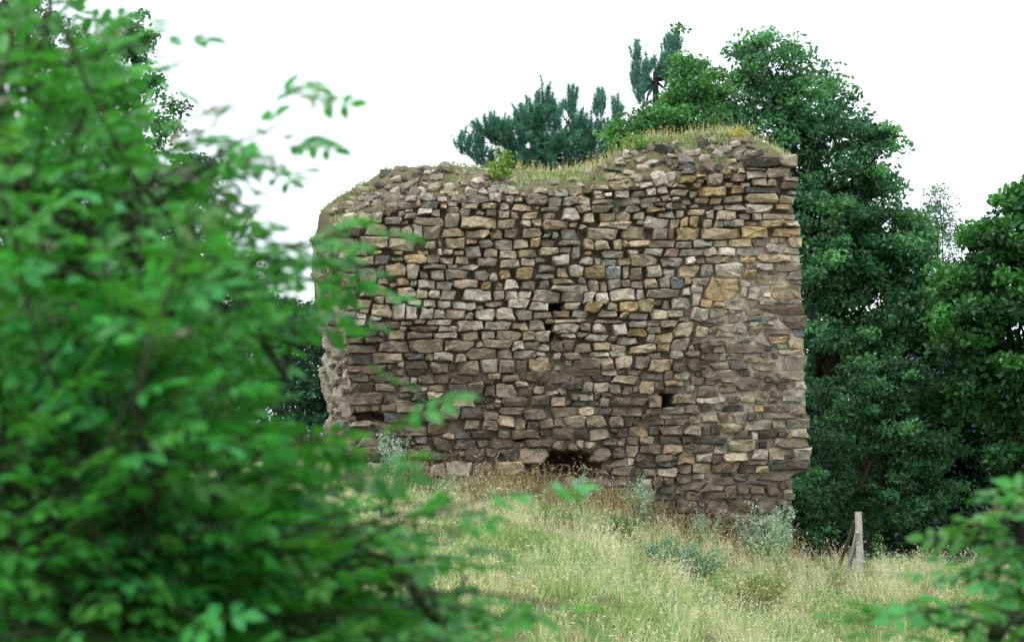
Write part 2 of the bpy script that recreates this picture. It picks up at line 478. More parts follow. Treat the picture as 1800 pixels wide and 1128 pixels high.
# ---- stones: boxes read off the photograph tile by tile (tile origin, then x0-x1,y0-y1 in tile tenths, colour letter)
SC = 10 / 8.175
TILES = {
 (600, 330): "83 102 10 20 l,80 106 20 30 g,114 131 10 19 l,137 151 14 21 l,154 180 10 19 g,154 167 19 28 t,153 168 28 36 t,130 145 31 41 g,150 170 38 57 t,108 147 42 55 t,102 117 53 71 g,117 144 54 73 t,87 102 58 71 t,145 176 58 72 w,146 178 72 88 t,137 145 76 86 t,137 146 87 98 t,146 159 88 96 t,163 177 90 97 t,48 72 96 111 g,13 45 98 109 t,71 87 99 105 g,93 122 97 109 o,122 140 98 110 t,141 163 98 111 t,164 180 100 110 t,44 60 36 50 l,60 86 43 52 g,5 24 58 70 d,2 20 28 46 g,33 48 25 35 g",
 (800, 330): "0 20 10 18 g,20 47 11 22 g,50 67 8 22 l,71 93 1 9 t,72 84 11 21 l,85 97 11 21 t,104 131 9 25 t,134 153 14 28 l,142 163 3 14 g,156 173 14 26 g,11 35 22 31 t,38 60 21 32 t,65 77 23 33 t,83 111 23 35 w,114 122 26 31 t,125 147 29 35 g,7 23 30 41 g,30 42 32 40 g,46 60 32 41 t,62 77 33 43 l,80 92 34 44 t,98 117 34 45 w,124 146 36 45 t,152 178 30 47 l,170 182 28 37 g,6 63 42 60 t,60 87 46 58 t,95 110 47 58 g,111 123 45 57 t,128 160 47 60 r,164 175 50 57 t,17 47 60 74 t,50 71 60 74 r,72 90 59 72 d,92 125 58 73 t,138 149 63 74 g,151 180 59 75 g,12 31 75 82 t,33 52 76 86 g,57 83 74 89 g,84 107 75 89 t,107 121 72 87 o,123 146 74 85 d,148 180 76 84 l,14 40 81 101 g,44 62 88 101 t,66 89 91 102 t,91 119 87 101 w,122 148 86 97 l,150 166 84 94 g,168 180 85 100 g,2 19 100 110 t,32 60 100 113 t,62 92 103 116 t,96 114 101 113 l,115 128 100 107 g,142 165 95 112 l,0 13 90 97 t",
 (1000, 300): "0 22 23 35 t,36 46 28 35 l,39 51 35 41 l,54 68 2 16 w,82 94 0 8 g,102 120 16 26 l,121 137 2 23 l,135 153 3 23 g,162 180 8 18 o,148 172 20 25 o,148 172 28 37 t,68 88 28 40 l,92 112 30 38 g,110 123 24 37 l,36 63 41 50 g,65 102 39 50 g,103 131 38 47 t,103 122 47 55 g,123 140 45 52 d,11 30 38 49 t,0 10 38 50 g,7 29 50 61 t,34 62 49 60 t,80 105 50 59 g,111 136 53 61 o,139 147 46 56 g,150 170 48 57 d,0 17 55 74 l,20 37 61 74 t,47 65 61 73 t,67 86 60 73 t,94 112 59 71 t,124 155 58 70 g,154 163 56 68 t,106 143 64 83 l,147 159 70 82 t,160 170 68 81 o,173 185 66 82 o,0 37 75 81 g,46 90 73 84 t,0 25 83 99 t,26 74 82 100 t,77 119 79 100 t,121 141 83 98 t,143 153 84 98 r,153 190 82 101 o,2 16 100 108 t,23 36 99 113 t,36 58 101 113 t,64 76 99 113 t,77 83 98 110 t,85 113 100 109 w,114 152 100 111 t,154 178 101 112 g",
 (1200, 270): "86 135 7 21 k,142 163 2 18 t,90 119 20 25 d,120 163 18 35 t,92 118 26 37 g,145 163 33 41 g,100 121 35 47 t,85 100 41 48 g,122 134 39 48 t,139 163 40 51 d,90 143 48 57 k,0 32 32 42 o,72 91 29 40 r,24 58 48 62 o,71 91 47 58 o,92 135 56 74 w,142 163 60 72 t,16 38 64 72 t,40 57 63 72 t,62 83 61 70 t,0 8 53 63 g,10 21 54 63 g,0 13 67 74 g,90 130 70 84 l,133 155 73 80 o,132 166 77 84 k,8 30 80 89 w,34 46 82 94 l,48 75 82 94 t,60 90 75 82 t,80 98 87 94 t,100 113 86 96 t,114 166 86 96 t,9 32 90 106 o,31 43 93 107 t,45 58 97 106 g,60 86 96 105 g,88 108 97 105 t,107 142 96 106 w,145 164 96 105 l,12 26 73 79 g",
 (640, 460): "20 30 7 17 d,27 61 2 20 w,61 78 3 25 l,78 92 13 25 d,97 116 12 25 l,87 118 3 11 g,118 135 4 10 t,118 150 12 25 g,160 180 14 27 g,132 160 5 12 l,77 103 27 40 g,103 126 30 41 g,130 168 26 40 t,169 182 29 41 o,45 73 37 51 t,76 90 39 52 l,92 108 43 54 l,107 135 43 54 l,144 180 38 59 g,16 30 49 60 t,30 52 50 60 t,65 84 55 63 l,84 106 54 66 l,104 125 55 67 l,127 158 56 70 l,160 171 62 70 g,12 40 61 79 t,41 59 62 82 l,60 76 64 82 l,78 98 65 83 l,99 115 68 81 l,118 145 67 82 t,146 156 74 83 g,162 185 67 85 l,32 52 85 95 d,52 72 84 92 t,72 89 83 90 t,90 123 84 92 l,68 105 91 100 d,108 132 93 102 l,136 152 87 101 l,153 172 85 98 l,63 98 102 112 d,102 130 101 110 t,140 163 101 112 t",
 (840, 460): "33 48 9 25 o,54 76 9 25 o,82 110 5 17 g,85 112 17 26 g,114 130 8 23 w,131 150 6 22 l,152 180 8 25 o,7 25 29 42 o,27 38 30 41 t,38 57 27 41 l,63 86 28 41 g,88 102 27 40 g,105 138 24 33 t,108 160 33 43 g,160 174 28 42 t,22 38 43 55 t,39 57 42 55 l,58 77 41 53 l,78 120 41 58 l,121 151 44 57 g,152 167 45 59 l,170 185 44 59 l,12 35 57 66 t,40 71 54 67 l,71 98 58 72 l,125 144 58 69 g,156 175 60 72 o,0 25 67 86 l,27 51 65 85 l,55 78 68 84 g,80 106 72 82 t,108 132 70 80 w,134 160 71 80 g,9 45 86 99 l,50 73 86 99 w,73 94 84 99 g,95 110 82 88 l,108 150 82 88 t,110 144 89 105 g,148 165 89 102 t,166 182 90 103 l,7 25 100 111 l,25 62 98 113 t,66 80 101 112 t,81 105 100 113 l,120 140 103 111 l,139 160 101 107 g,155 185 104 114 g",
 (1020, 430): "33 62 9 20 g,8 16 9 15 o,93 118 4 16 g,120 143 6 17 r,143 177 6 17 g,73 107 15 31 t,31 53 21 31 g,55 70 22 30 w,118 145 19 33 g,0 18 19 30 l,153 163 18 28 l,165 180 20 28 d,9 37 33 50 o,36 58 32 50 b,60 71 31 48 t,71 92 33 51 t,93 118 30 46 l,141 172 30 48 w,122 135 33 47 g,12 26 52 67 t,28 40 54 68 t,39 57 51 65 g,59 72 51 61 t,73 91 52 63 t,92 110 50 63 t,113 128 49 62 l,130 150 47 62 b,163 185 48 59 t,6 20 69 83 l,22 45 69 83 t,46 78 62 82 l,80 94 65 80 l,98 140 65 78 g,148 158 62 73 l,160 176 59 70 l,8 27 83 97 o,40 55 84 96 t,57 82 82 97 o,82 106 77 98 w,108 120 78 86 r,119 130 79 94 g,130 163 75 95 g,162 171 72 88 l,171 185 79 91 o,27 50 94 105 t,59 68 96 105 t,101 124 93 107 l,125 150 93 103 l,160 185 89 108 l,70 98 98 107 g,125 137 101 107 l",
 (1200, 400): "0 22 1 18 o,25 82 1 18 w,85 118 0 15 o,130 168 1 13 o,0 13 19 30 g,13 42 19 29 g,44 65 19 28 t,67 98 17 29 w,100 120 16 26 t,153 168 14 29 t,116 143 23 37 l,145 168 30 40 l,5 28 31 40 g,31 51 29 41 t,52 77 28 41 l,78 114 29 40 g,18 36 44 52 d,36 66 42 52 w,83 102 42 50 o,108 155 37 50 w,153 170 39 52 l,131 170 50 63 t,107 131 53 61 l,50 91 51 70 l,27 43 54 70 g,88 106 61 72 o,92 105 53 60 t,123 135 62 66 t,150 170 63 74 l,108 140 68 83 t,84 98 76 85 l,31 80 74 105 o,12 28 83 96 t,2 12 87 97 l,16 40 72 83 l,85 93 87 98 l,92 113 88 105 l,126 173 83 103 w,158 172 77 81 g,108 124 104 111 g,134 153 104 109 g,155 172 104 110 g,97 108 106 116 t,24 56 104 119 l,60 85 103 118 l",
 (570, 580): "36 78 0 9 k,36 55 10 20 d,57 82 10 18 d,38 75 22 33 d,78 120 17 32 e,120 155 4 13 d,125 172 13 33 e,38 70 35 50 k,70 110 34 46 e,118 142 34 42 k,118 150 45 56 d,150 180 46 62 d,118 145 56 66 k,39 90 51 63 e,39 62 64 74 k,65 93 64 76 d,100 124 68 81 d,136 158 62 77 e,160 180 64 76 d,40 72 76 90 d,73 100 76 88 e,40 80 91 107 e,110 138 80 90 d,150 172 80 90 d,128 147 89 107 k,148 168 88 100 t",
 (780, 580): "0 42 16 30 t,56 98 13 26 t,55 75 2 12 l,97 115 17 30 l,116 136 17 28 t,136 153 22 30 g,147 180 13 30 e,33 76 26 42 e,77 98 28 42 t,103 132 28 42 g,133 145 31 37 l,22 50 45 65 e,51 78 42 63 g,78 103 44 62 e,104 123 44 60 e,123 156 39 62 w,150 180 60 77 d,110 138 63 76 d,62 82 63 71 t,82 108 64 73 e,3 30 78 97 k,14 42 66 78 d,36 58 75 92 e,58 75 80 98 d,76 106 80 97 t,103 122 73 82 t,107 128 82 96 e,128 140 81 91 t,15 45 94 110 w,43 70 96 105 k,84 123 97 110 d,124 153 95 110 d,153 175 96 110 e,146 163 87 93 g",
 (990, 550): "0 45 8 14 t,46 90 8 14 g,0 22 16 28 l,24 42 15 28 t,43 68 16 29 l,72 90 14 32 l,96 118 13 21 g,120 138 12 20 g,93 118 22 34 o,119 140 21 30 t,140 165 11 20 t,15 36 27 34 g,0 17 29 36 l,32 69 30 43 g,77 107 34 48 g,133 160 29 44 w,121 131 31 42 l,0 18 37 54 e,17 44 45 56 t,44 66 44 53 w,69 95 45 55 l,97 134 45 58 t,136 153 44 55 o,153 170 54 65 g,68 88 54 63 l,39 65 56 63 l,0 26 59 67 t,14 53 64 80 e,54 72 64 80 t,75 98 60 80 t,105 125 62 80 d,124 145 56 66 t,123 153 66 86 w,157 172 74 84 d,5 52 82 90 e,55 78 83 91 t,93 110 84 91 d,112 145 86 97 e,145 157 83 97 d,158 180 87 96 g,68 110 89 101 t,12 35 92 100 d,45 67 90 99 k,0 27 101 109 k,28 44 100 113 e,44 64 101 113 t,65 85 102 116 g,110 130 98 115 w,131 145 98 112 d,145 170 97 106 w,148 168 106 116 d",
 (1210, 530): "17 53 0 10 l,57 83 0 12 l,90 103 0 10 t,106 165 5 19 r,3 30 9 26 l,30 57 11 24 t,83 105 12 22 w,77 130 19 28 g,126 168 21 39 e,8 27 36 50 t,22 40 29 36 d,43 69 34 52 t,86 107 36 51 w,108 146 39 48 d,149 169 41 50 b,142 170 51 68 t,116 142 50 60 o,100 115 54 62 g,68 92 50 58 g,5 28 52 60 t,30 50 56 63 d,57 108 60 74 e,110 119 64 69 k,130 170 69 77 t,124 143 60 67 g,130 172 78 100 l,17 33 60 73 d,35 50 66 73 d,18 40 75 86 d,0 25 84 100 d,31 58 88 99 e,58 85 85 99 k,56 80 76 83 e,82 108 80 88 w,92 125 86 101 t,120 130 74 82 d,38 70 97 106 t,19 37 96 110 e,98 122 101 110 d,128 170 102 112 t",
 (640, 700): "108 140 12 30 e,138 172 12 30 k,145 164 31 45 d,130 155 49 58 k,115 130 49 58 t,156 180 48 57 k,98 126 58 75 d,130 160 60 72 k,160 178 60 70 d,98 125 77 88 d,145 172 73 90 d,65 82 32 42 d,58 92 70 84 d",
 (850, 700): "23 55 13 24 d,60 88 17 31 d,97 136 12 26 t,137 157 12 24 t,160 185 15 23 k,21 45 24 42 t,45 62 31 45 d,63 79 34 46 k,79 102 29 43 e,100 115 29 41 d,115 146 26 42 t,146 175 26 42 e,0 18 33 45 d,20 39 46 57 d,43 80 47 58 e,95 127 43 58 d,128 152 46 58 k,152 180 45 60 t,62 95 60 70 d,0 22 58 75 d,0 20 20 31 d,127 147 5 13 k,97 115 0 13 d",
 (1050, 680): "15 33 0 13 g,55 82 0 13 w,37 52 0 10 r,74 92 13 29 e,22 73 17 27 d,112 140 12 24 t,143 175 15 24 t,143 174 0 15 d,0 18 31 40 k,20 40 33 42 d,42 64 30 42 e,68 90 32 40 d,93 122 30 40 g,124 145 27 38 d,146 165 26 36 k,18 37 44 58 e,38 62 44 55 d,75 96 47 55 d,97 129 46 55 d,88 130 40 46 t,133 150 42 54 w,152 175 40 50 t,0 26 60 74 t,28 45 61 72 d,44 72 58 71 e,73 87 58 68 d,88 120 56 70 r,122 150 56 70 e,150 164 56 69 d,163 179 55 68 k,10 27 75 83 k,28 42 74 84 e,42 60 72 83 d,60 81 72 83 t,84 122 70 82 d,122 137 70 83 d,138 180 72 84 k,42 60 84 102 t,60 91 83 96 d,95 120 83 97 e,123 165 80 96 d,20 38 88 104 k,114 141 94 112 w,142 162 95 107 g,54 80 97 107 d,85 105 98 107 d,164 180 98 110 d",
 (1220, 660): "3 36 8 30 e,36 60 12 24 d,36 60 4 10 r,63 95 5 20 d,69 89 27 37 t,98 106 26 32 l,2 35 32 40 t,115 135 5 11 d,128 165 19 38 g,145 162 8 20 l,45 78 42 52 k,88 100 43 52 o,100 118 44 53 d,120 140 45 53 d,10 37 53 66 t,37 53 53 65 d,55 75 53 70 g,76 88 54 66 k,90 143 54 62 g,74 113 63 80 t,113 134 63 75 t,132 167 62 76 g,37 63 68 82 t,60 80 80 92 d,82 91 81 92 g,95 120 76 90 d,121 135 80 88 k,136 167 75 90 t,0 60 85 97 k,53 87 92 109 t,92 108 93 104 k,110 165 89 104 e,0 25 97 112 d,27 50 100 112 g,145 170 104 124 l,80 107 106 122 l,107 132 104 122 t",
 (1050, 790): "22 43 14 25 t,44 54 13 23 g,54 78 7 17 d,58 82 18 25 k,84 105 17 26 k,22 50 25 38 e,65 84 28 40 d,85 110 27 38 t,115 135 21 34 d,135 164 21 35 t,165 180 23 34 d,106 114 17 24 k,115 137 36 50 d,137 152 35 43 g,123 160 44 58 e,145 180 51 61 d,62 78 42 54 t,80 95 38 56 d,95 108 40 50 d,90 110 53 63 k,92 118 63 72 k,127 150 62 72 d,112 140 73 90 d,150 180 62 74 d",
 (1220, 780): "78 107 7 21 l,108 132 6 20 t,145 170 6 24 l,45 78 12 24 t,24 46 15 28 g,3 23 14 26 k,72 105 23 30 d,105 170 24 38 k,88 108 32 42 t,109 122 32 42 g,122 144 34 44 w,64 88 32 42 k,42 64 27 42 d,30 42 31 42 d,82 140 42 53 d,55 80 42 53 k,78 105 53 59 k,40 55 42 48 k,25 48 44 54 d,0 13 44 52 g,8 42 59 70 d,45 62 60 80 d,62 80 60 72 d,80 100 62 72 d,105 122 62 75 d,125 140 57 65 d,8 40 70 82 d,126 140 88 96 d",
}
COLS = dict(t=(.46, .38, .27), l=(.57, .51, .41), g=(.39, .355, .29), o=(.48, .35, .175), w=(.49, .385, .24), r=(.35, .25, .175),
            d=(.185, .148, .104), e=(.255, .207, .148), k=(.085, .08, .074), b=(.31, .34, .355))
boxes = []      # u, v, half width, half height, colour
for (ox, oy), txt in TILES.items():
    for e in txt.split(","):
        q = e.split(); x0, x1, y0, y1 = [float(t) * SC for t in q[:4]]
        b = (ox + (x0 + x1) / 2, oy + (y0 + y1) / 2, (x1 - x0) / 2, (y1 - y0) / 2, q[4])
        dup = False
        for c in boxes:
            iw = min(b[0] + b[2], c[0] + c[2]) - max(b[0] - b[2], c[0] - c[2])
            ih = min(b[1] + b[3], c[1] + c[3]) - max(b[1] - b[3], c[1] - c[3])
            if iw > 0 and ih > 0 and iw * ih > 0.33 * min(b[2] * b[3], c[2] * c[3]) * 4:
                dup = True; break
        if not dup: boxes.append(b)
n_read = len(boxes)
occ = np.zeros((1128, 1800), bool)


def mark(b, f=1.0):
    occ[int(b[1] - b[3] * f):int(b[1] + b[3] * f) + 1, int(b[0] - b[2] * f):int(b[0] + b[2] * f) + 1] = True


for b in boxes: mark(b)
for h in HOLES: mark((h[0], h[1], h[2], h[3]), .86)


def inside(u, v, hw=0, hh=0):
    return (u - hw * .6 > np.interp(v, LV, LU) and u + hw * .6 < np.interp(v, RV, RU) and v - hh > np.interp(u, TOPU, TOPV) - 2 and v < 985)


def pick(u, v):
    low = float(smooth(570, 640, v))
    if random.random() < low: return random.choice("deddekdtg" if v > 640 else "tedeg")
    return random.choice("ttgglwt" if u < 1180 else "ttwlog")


# fill what the leaves and weeds hide, and the leftovers, with courses of the same stones
v = 285.0
while v < 985:
    h = random.uniform(8.5, 12.5); u = 585 + random.uniform(0, 20)
    while u < 1430:
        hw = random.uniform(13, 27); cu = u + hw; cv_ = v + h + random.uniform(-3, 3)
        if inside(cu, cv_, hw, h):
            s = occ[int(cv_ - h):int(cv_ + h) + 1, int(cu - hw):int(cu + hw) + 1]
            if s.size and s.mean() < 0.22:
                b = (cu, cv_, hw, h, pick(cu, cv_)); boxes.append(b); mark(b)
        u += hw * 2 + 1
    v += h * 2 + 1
for it in range(14000):
    cu = random.uniform(590, 1428); cv_ = random.uniform(275, 985)
    big = it < 4000
    hw = random.uniform(9, 15) if big else random.uniform(4.5, 9); h = random.uniform(5, 8) if big else random.uniform(3.2, 5.5)
    if not inside(cu, cv_, hw, h): continue
    if cu > 1180 and 390 < cv_ < 720 and random.random() < 0.2: continue
    s = occ[int(cv_ - h):int(cv_ + h) + 1, int(cu - hw):int(cu + hw) + 1]
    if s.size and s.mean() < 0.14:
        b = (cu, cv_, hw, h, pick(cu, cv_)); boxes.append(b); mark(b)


def clip(poly, n, c):
    """keep the side n.p <= c"""
    res = []
    for i in range(len(poly)):
        a, b = poly[i], poly[(i + 1) % len(poly)]
        da = a[0] * n[0] + a[1] * n[1] - c; db = b[0] * n[0] + b[1] * n[1] - c
        if da <= 0: res.append(a)
        if (da < 0 < db) or (db < 0 < da):
            t = da / (da - db); res.append((a[0] + (b[0] - a[0]) * t, a[1] + (b[1] - a[1]) * t))
    return res


B = np.array([[b[0], b[1], b[2], b[3]] for b in boxes])


def cell(i):
    u, v, hw, hh = B[i]
    gx, gy = hw * 1.2 + 1, hh * 1.2 + 1
    def cr_(): return random.random() ** 1.6 * 0.5
    skew = random.uniform(-.35, .35) * min(hh, hw)
    poly = [(u - gx * (1 - cr_()) + skew, v - gy * (1 - cr_() * .7))]
    if random.random() < .55: poly.append((u + gx * random.uniform(-.5, .5), v - gy * 1.04))
    poly.append((u + gx * (1 - cr_()) + skew, v - gy * (1 - cr_() * .7)))
    if random.random() < .4: poly.append((u + gx * 1.03, v + gy * random.uniform(-.4, .4)))
    poly.append((u + gx * (1 - cr_()) - skew, v + gy * (1 - cr_() * .7)))
    if random.random() < .45: poly.append((u + gx * random.uniform(-.5, .5), v + gy * 1.04))
    poly.append((u - gx * (1 - cr_()) - skew, v + gy * (1 - cr_() * .7)))
    if random.random() < .4: poly.append((u - gx * 1.03, v + gy * random.uniform(-.4, .4)))
    near = np.where((np.abs(B[:, 0] - u) < (B[:, 2] + hw) * 1.3 + 3) & (np.abs(B[:, 1] - v) < (B[:, 3] + hh) * 1.3 + 3))[0]
    for j in near:
        if j == i: continue
        du, dv = B[j, 0] - u, B[j, 1] - v
        n = np.array([du / (hw + B[j, 2]) ** 2, dv / (hh + B[j, 3]) ** 2])
        # sharpen towards the nearer axis so beds stay level
        q = np.array([abs(du) / (hw + B[j, 2]), abs(dv) / (hh + B[j, 3])])
        if q[0] > q[1]: n[1] *= 0.45
        else: n[0] *= 0.45
        n /= np.linalg.norm(n) + 1e-9
        ri = abs(n[0]) * hw + abs(n[1]) * hh; rj = abs(n[0]) * B[j, 2] + abs(n[1]) * B[j, 3]
        dist = n[0] * du + n[1] * dv
        cc = n[0] * u + n[1] * v + min(dist * ri / (ri + rj), ri * 1.15)
        poly = clip(poly, n, cc)
        if len(poly) < 3: return None
    # right corner and left corner stay within the outline
    return poly


def area(p):
    return 0.5 * abs(sum(p[i][0] * p[(i + 1) % len(p)][1] - p[(i + 1) % len(p)][0] * p[i][1] for i in range(len(p))))


def tint(k):
    c = np.array(COLS[k]); g = c.mean()
    c = (c * .85 + np.array([.33, .285, .22]) * .15) * random.uniform(0.82, 1.2)
    return c * np.array([random.uniform(.97, 1.02), 1, random.uniform(.94, 1.05)])


def stone_geo(P2, prot, depth, jit=1.0):
    """a faceted block: P2 (k,2) outline in wall metres (along, height), face prot in front of the wall plane"""
    k = len(P2)
    c = P2.mean(0)
    # split long edges and roughen the outline
    Q = []
    L = [np.linalg.norm(P2[(i + 1) % k] - P2[i]) for i in range(k)]
    for i in range(k):
        a, b = P2[i], P2[(i + 1) % k]
        Q.append(a + rng.normal(0, 0.005, 2) * jit)
        if L[i] > 0.13:
            m = (a + b) / 2 + rng.normal(0, 0.008, 2) * jit; Q.append(m + (c - m) * 0.02)
    Q = np.array(Q); k = len(Q)
    tilt = rng.normal(0, 0.24, 2) + np.array([0, -0.16])
    def dep(q, amp): return (q - c) @ tilt + rng.normal(0, amp, len(q))
    back = np.c_[c[0] + (Q[:, 0] - c[0]) * 0.85, np.full(k, depth), c[1] + (Q[:, 1] - c[1]) * 0.85]
    size = min(np.ptp(Q[:, 0]), np.ptp(Q[:, 1]))
    edge = np.c_[Q[:, 0], np.full(k, -prot + size * rng.uniform(.12, .34)) + dep(Q, 0.008), Q[:, 1]]
    f = np.clip(rng.normal(.86, .12, (k, 1)), .45, .97)
    Rr = c + (Q - c) * f
    front = np.c_[Rr[:, 0], -prot + dep(Rr, 0.014), Rr[:, 1]]
    cc = c + rng.normal(0, 0.22, 2) * np.array([np.ptp(Q[:, 0]), np.ptp(Q[:, 1])]) * 0.5
    mid = np.array([[cc[0], -prot - size * rng.uniform(-.06, 0.1) + (cc - c) @ tilt, cc[1]]])
    Vv = np.concatenate([back, edge, front, mid])
    T = []
    for i in range(k):
        j = (i + 1) % k
        T += [(i, i + k, j + k), (i, j + k, j), (i + k, i + 2 * k, j + 2 * k), (i + k, j + 2 * k, j + k), (i + 2 * k, 3 * k, j + 2 * k)]
    return Vv, np.array(T)


def orient(V, T):
    n = np.cross(V[T[:, 1]] - V[T[:, 0]], V[T[:, 2]] - V[T[:, 0]])
    ctr = V[T].mean(1) - V.mean(0)
    flip = (n * ctr).sum(1).sum() < 0
    return T[:, ::-1] if flip else T


built = []
for i, b in enumerate(boxes):
    u, v = b[0], b[1]
    if v < np.interp(u, TOPU, TOPV) - 2: continue
    poly = cell(i)
    if not poly or len(poly) < 3 or area(poly) < 40: continue
    P = np.array(poly)
    P[:, 0] = np.clip(P[:, 0], np.interp(P[:, 1], LV, LU) - 4, np.interp(P[:, 1], RV, RU) + 1)
    keep = [0]
    for q in range(1, len(P)):
        if np.linalg.norm(P[q] - P[keep[-1]]) > 3.0: keep.append(q)
    if np.linalg.norm(P[keep[-1]] - P[0]) < 3.0 and len(keep) > 3: keep.pop()
    P = P[keep]
    if len(P) < 3: continue
    c = P.mean(0)
    flush = float(smooth(1150, 1300, u) * smooth(385, 440, v))
    gap = random.uniform(0.35, 1.15) + (1 - flush) * (1 - float(smooth(570, 640, v))) * random.uniform(0, 1.1)
    half = np.abs(P - c).max(0)
    P = c + (P - c) * np.clip(1 - gap / half, 0.7, 1)
    S = to_wall(P[:, 0], P[:, 1])
    prot = random.uniform(-0.03, 0.075) * (1 - 0.5 * flush) + (0.02 if b[4] in "lo" else 0)
    if v > 820 and v < 832 and u > 1350: prot += 0.06
    Vv, T = stone_geo(S, prot, 0.34)
    T = orient(Vv, T)
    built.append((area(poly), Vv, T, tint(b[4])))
built.sort(key=lambda t: -t[0])


def put_stone(name, Vv, T, col, parent):
    c = Vv.mean(0)
    o = link(name, mesh_np(name, Vv - c, T, np.tile(col, (len(Vv), 1))), M_STONE, parent)
    o.location = [float(x) for x in c]
    return o


for a_, Vv, T, c in built[:300]:
    put_stone("stone", Vv, T, c, wall)
mb = MB()
for a_, Vv, T, c in built[300:]:
    mb.add(Vv, T, c)
tag(link("small_stonework", mb.mesh("small_stonework"), M_STONE, wall), kind="stuff")

# ---- crumbled top: turf and rubble slope running back from the face
CU = np.array([545, 560, 590, 640, 680, 730, 790, 840, 900, 945, 1000, 1050, 1090, 1140, 1200, 1255, 1300, 1340, 1368, 1380, 1410])
CV = np.array([392, 372, 352, 326, 300, 297, 291, 300, 306, 309, 306, 292, 270, 250, 240, 232, 238, 258, 276, 285, 288])
DC = 0.95
zfS = to_wall(TOPU, TOPV, 0.0); zcS = to_wall(CU, CV, DC)


def mound(s, d, rough=True):
    zf = np.interp(s, zfS[:, 0], zfS[:, 1]); zc = np.interp(s, zcS[:, 0], zcS[:, 1])
    t = np.clip(d / DC, 0, 1)
    z = zf + (zc - zf) * np.sin(t * math.pi / 2) ** 0.9
    z = z - 0.55 * np.clip(d - DC, 0, 2) ** 1.3
    if rough:
        z = z + (fbm(np.stack([s * 4, d * 5, s * 0 + 1], -1), 3) - 0.5) * 0.13 * smooth(0, .15, d)
    return z


ms = np.linspace(to_wall(590, 400)[0] - 0.12, to_wall(1404, 300)[0] + 0.0, 190); md = np.concatenate([[-0.0], np.linspace(0.012, 1.7, 50)])
MS, MD = np.meshgrid(ms, md)
MZ = mound(MS, MD)
MZ[0] -= 0.12
MS[:, 0] += .10; MZ[:, 0] -= .9; MS[:, 1] += .02; MZ[:, 1] -= .12
# the slope starts further back at the broken left end
V = np.stack([MS, MD + 0.03, MZ], -1).reshape(-1, 3)
nx = len(ms)
I = (np.arange(len(md) - 1)[:, None] * nx + np.arange(nx - 1)[None]).ravel()
T = np.stack([I, I + 1, I + 1 + nx, I + nx], 1)
pn = fbm(V * np.array([2.2, 2.2, 0]), 3)[:, None]
mcol = np.array([.20, .165, .115]) * (1 - pn) + np.array([.16, .165, .07]) * pn
link("turf_cap", mesh_np("turf_cap", V, T, mcol, True), M_SOIL, wall)


def mound_hit(u, v):
    for d in np.linspace(0.02, 1.25, 100):
        s, z = to_wall(u, v, d)
        if z <= mound(np.array([s]), np.array([d]))[0]: return s, d, z
    return None


def loose(u, v, hw, hh, k, sink=0.35):
    h = mound_hit(u, v + hh * 0.3)
    if h is None: return
    s, d, z = h
    a, b = hw / 127, hh / 127
    n = 18
    p = rng.normal(0, 1, (n, 3)); p = norm(p)
    p = np.sign(p) * np.abs(p) ** 0.55
    p = p * np.array([a, max(a, b) * 0.8, b]) * rng.uniform(0.8, 1.15, (n, 1))
    ta = random.uniform(-0.35, 0.35); ca, sa = math.cos(ta), math.sin(ta)
    p = np.c_[p[:, 0] * ca - p[:, 2] * sa, p[:, 1], p[:, 0] * sa + p[:, 2] * ca]
    import bmesh
    bm = bmesh.new()
    for q in p: bm.verts.new(q)
    r = bmesh.ops.convex_hull(bm, input=bm.verts)
    for g in [g for g in r["geom_interior"] if isinstance(g, bmesh.types.BMVert)] : bm.verts.remove(g)
    me = bpy.data.meshes.new("loose_stone"); bm.to_mesh(me); bm.free()
    at = me.color_attributes.new("Col", 'FLOAT_COLOR', 'POINT')
    c = np.ones((len(me.vertices), 4), np.float32); c[:, :3] = tint(k)
    at.data.foreach_set("color", c.ravel())
    o = link("loose_stone", me, M_STONE, wall)
    o.location = (s, d + a * 0.3, z + b * sink)
    return o


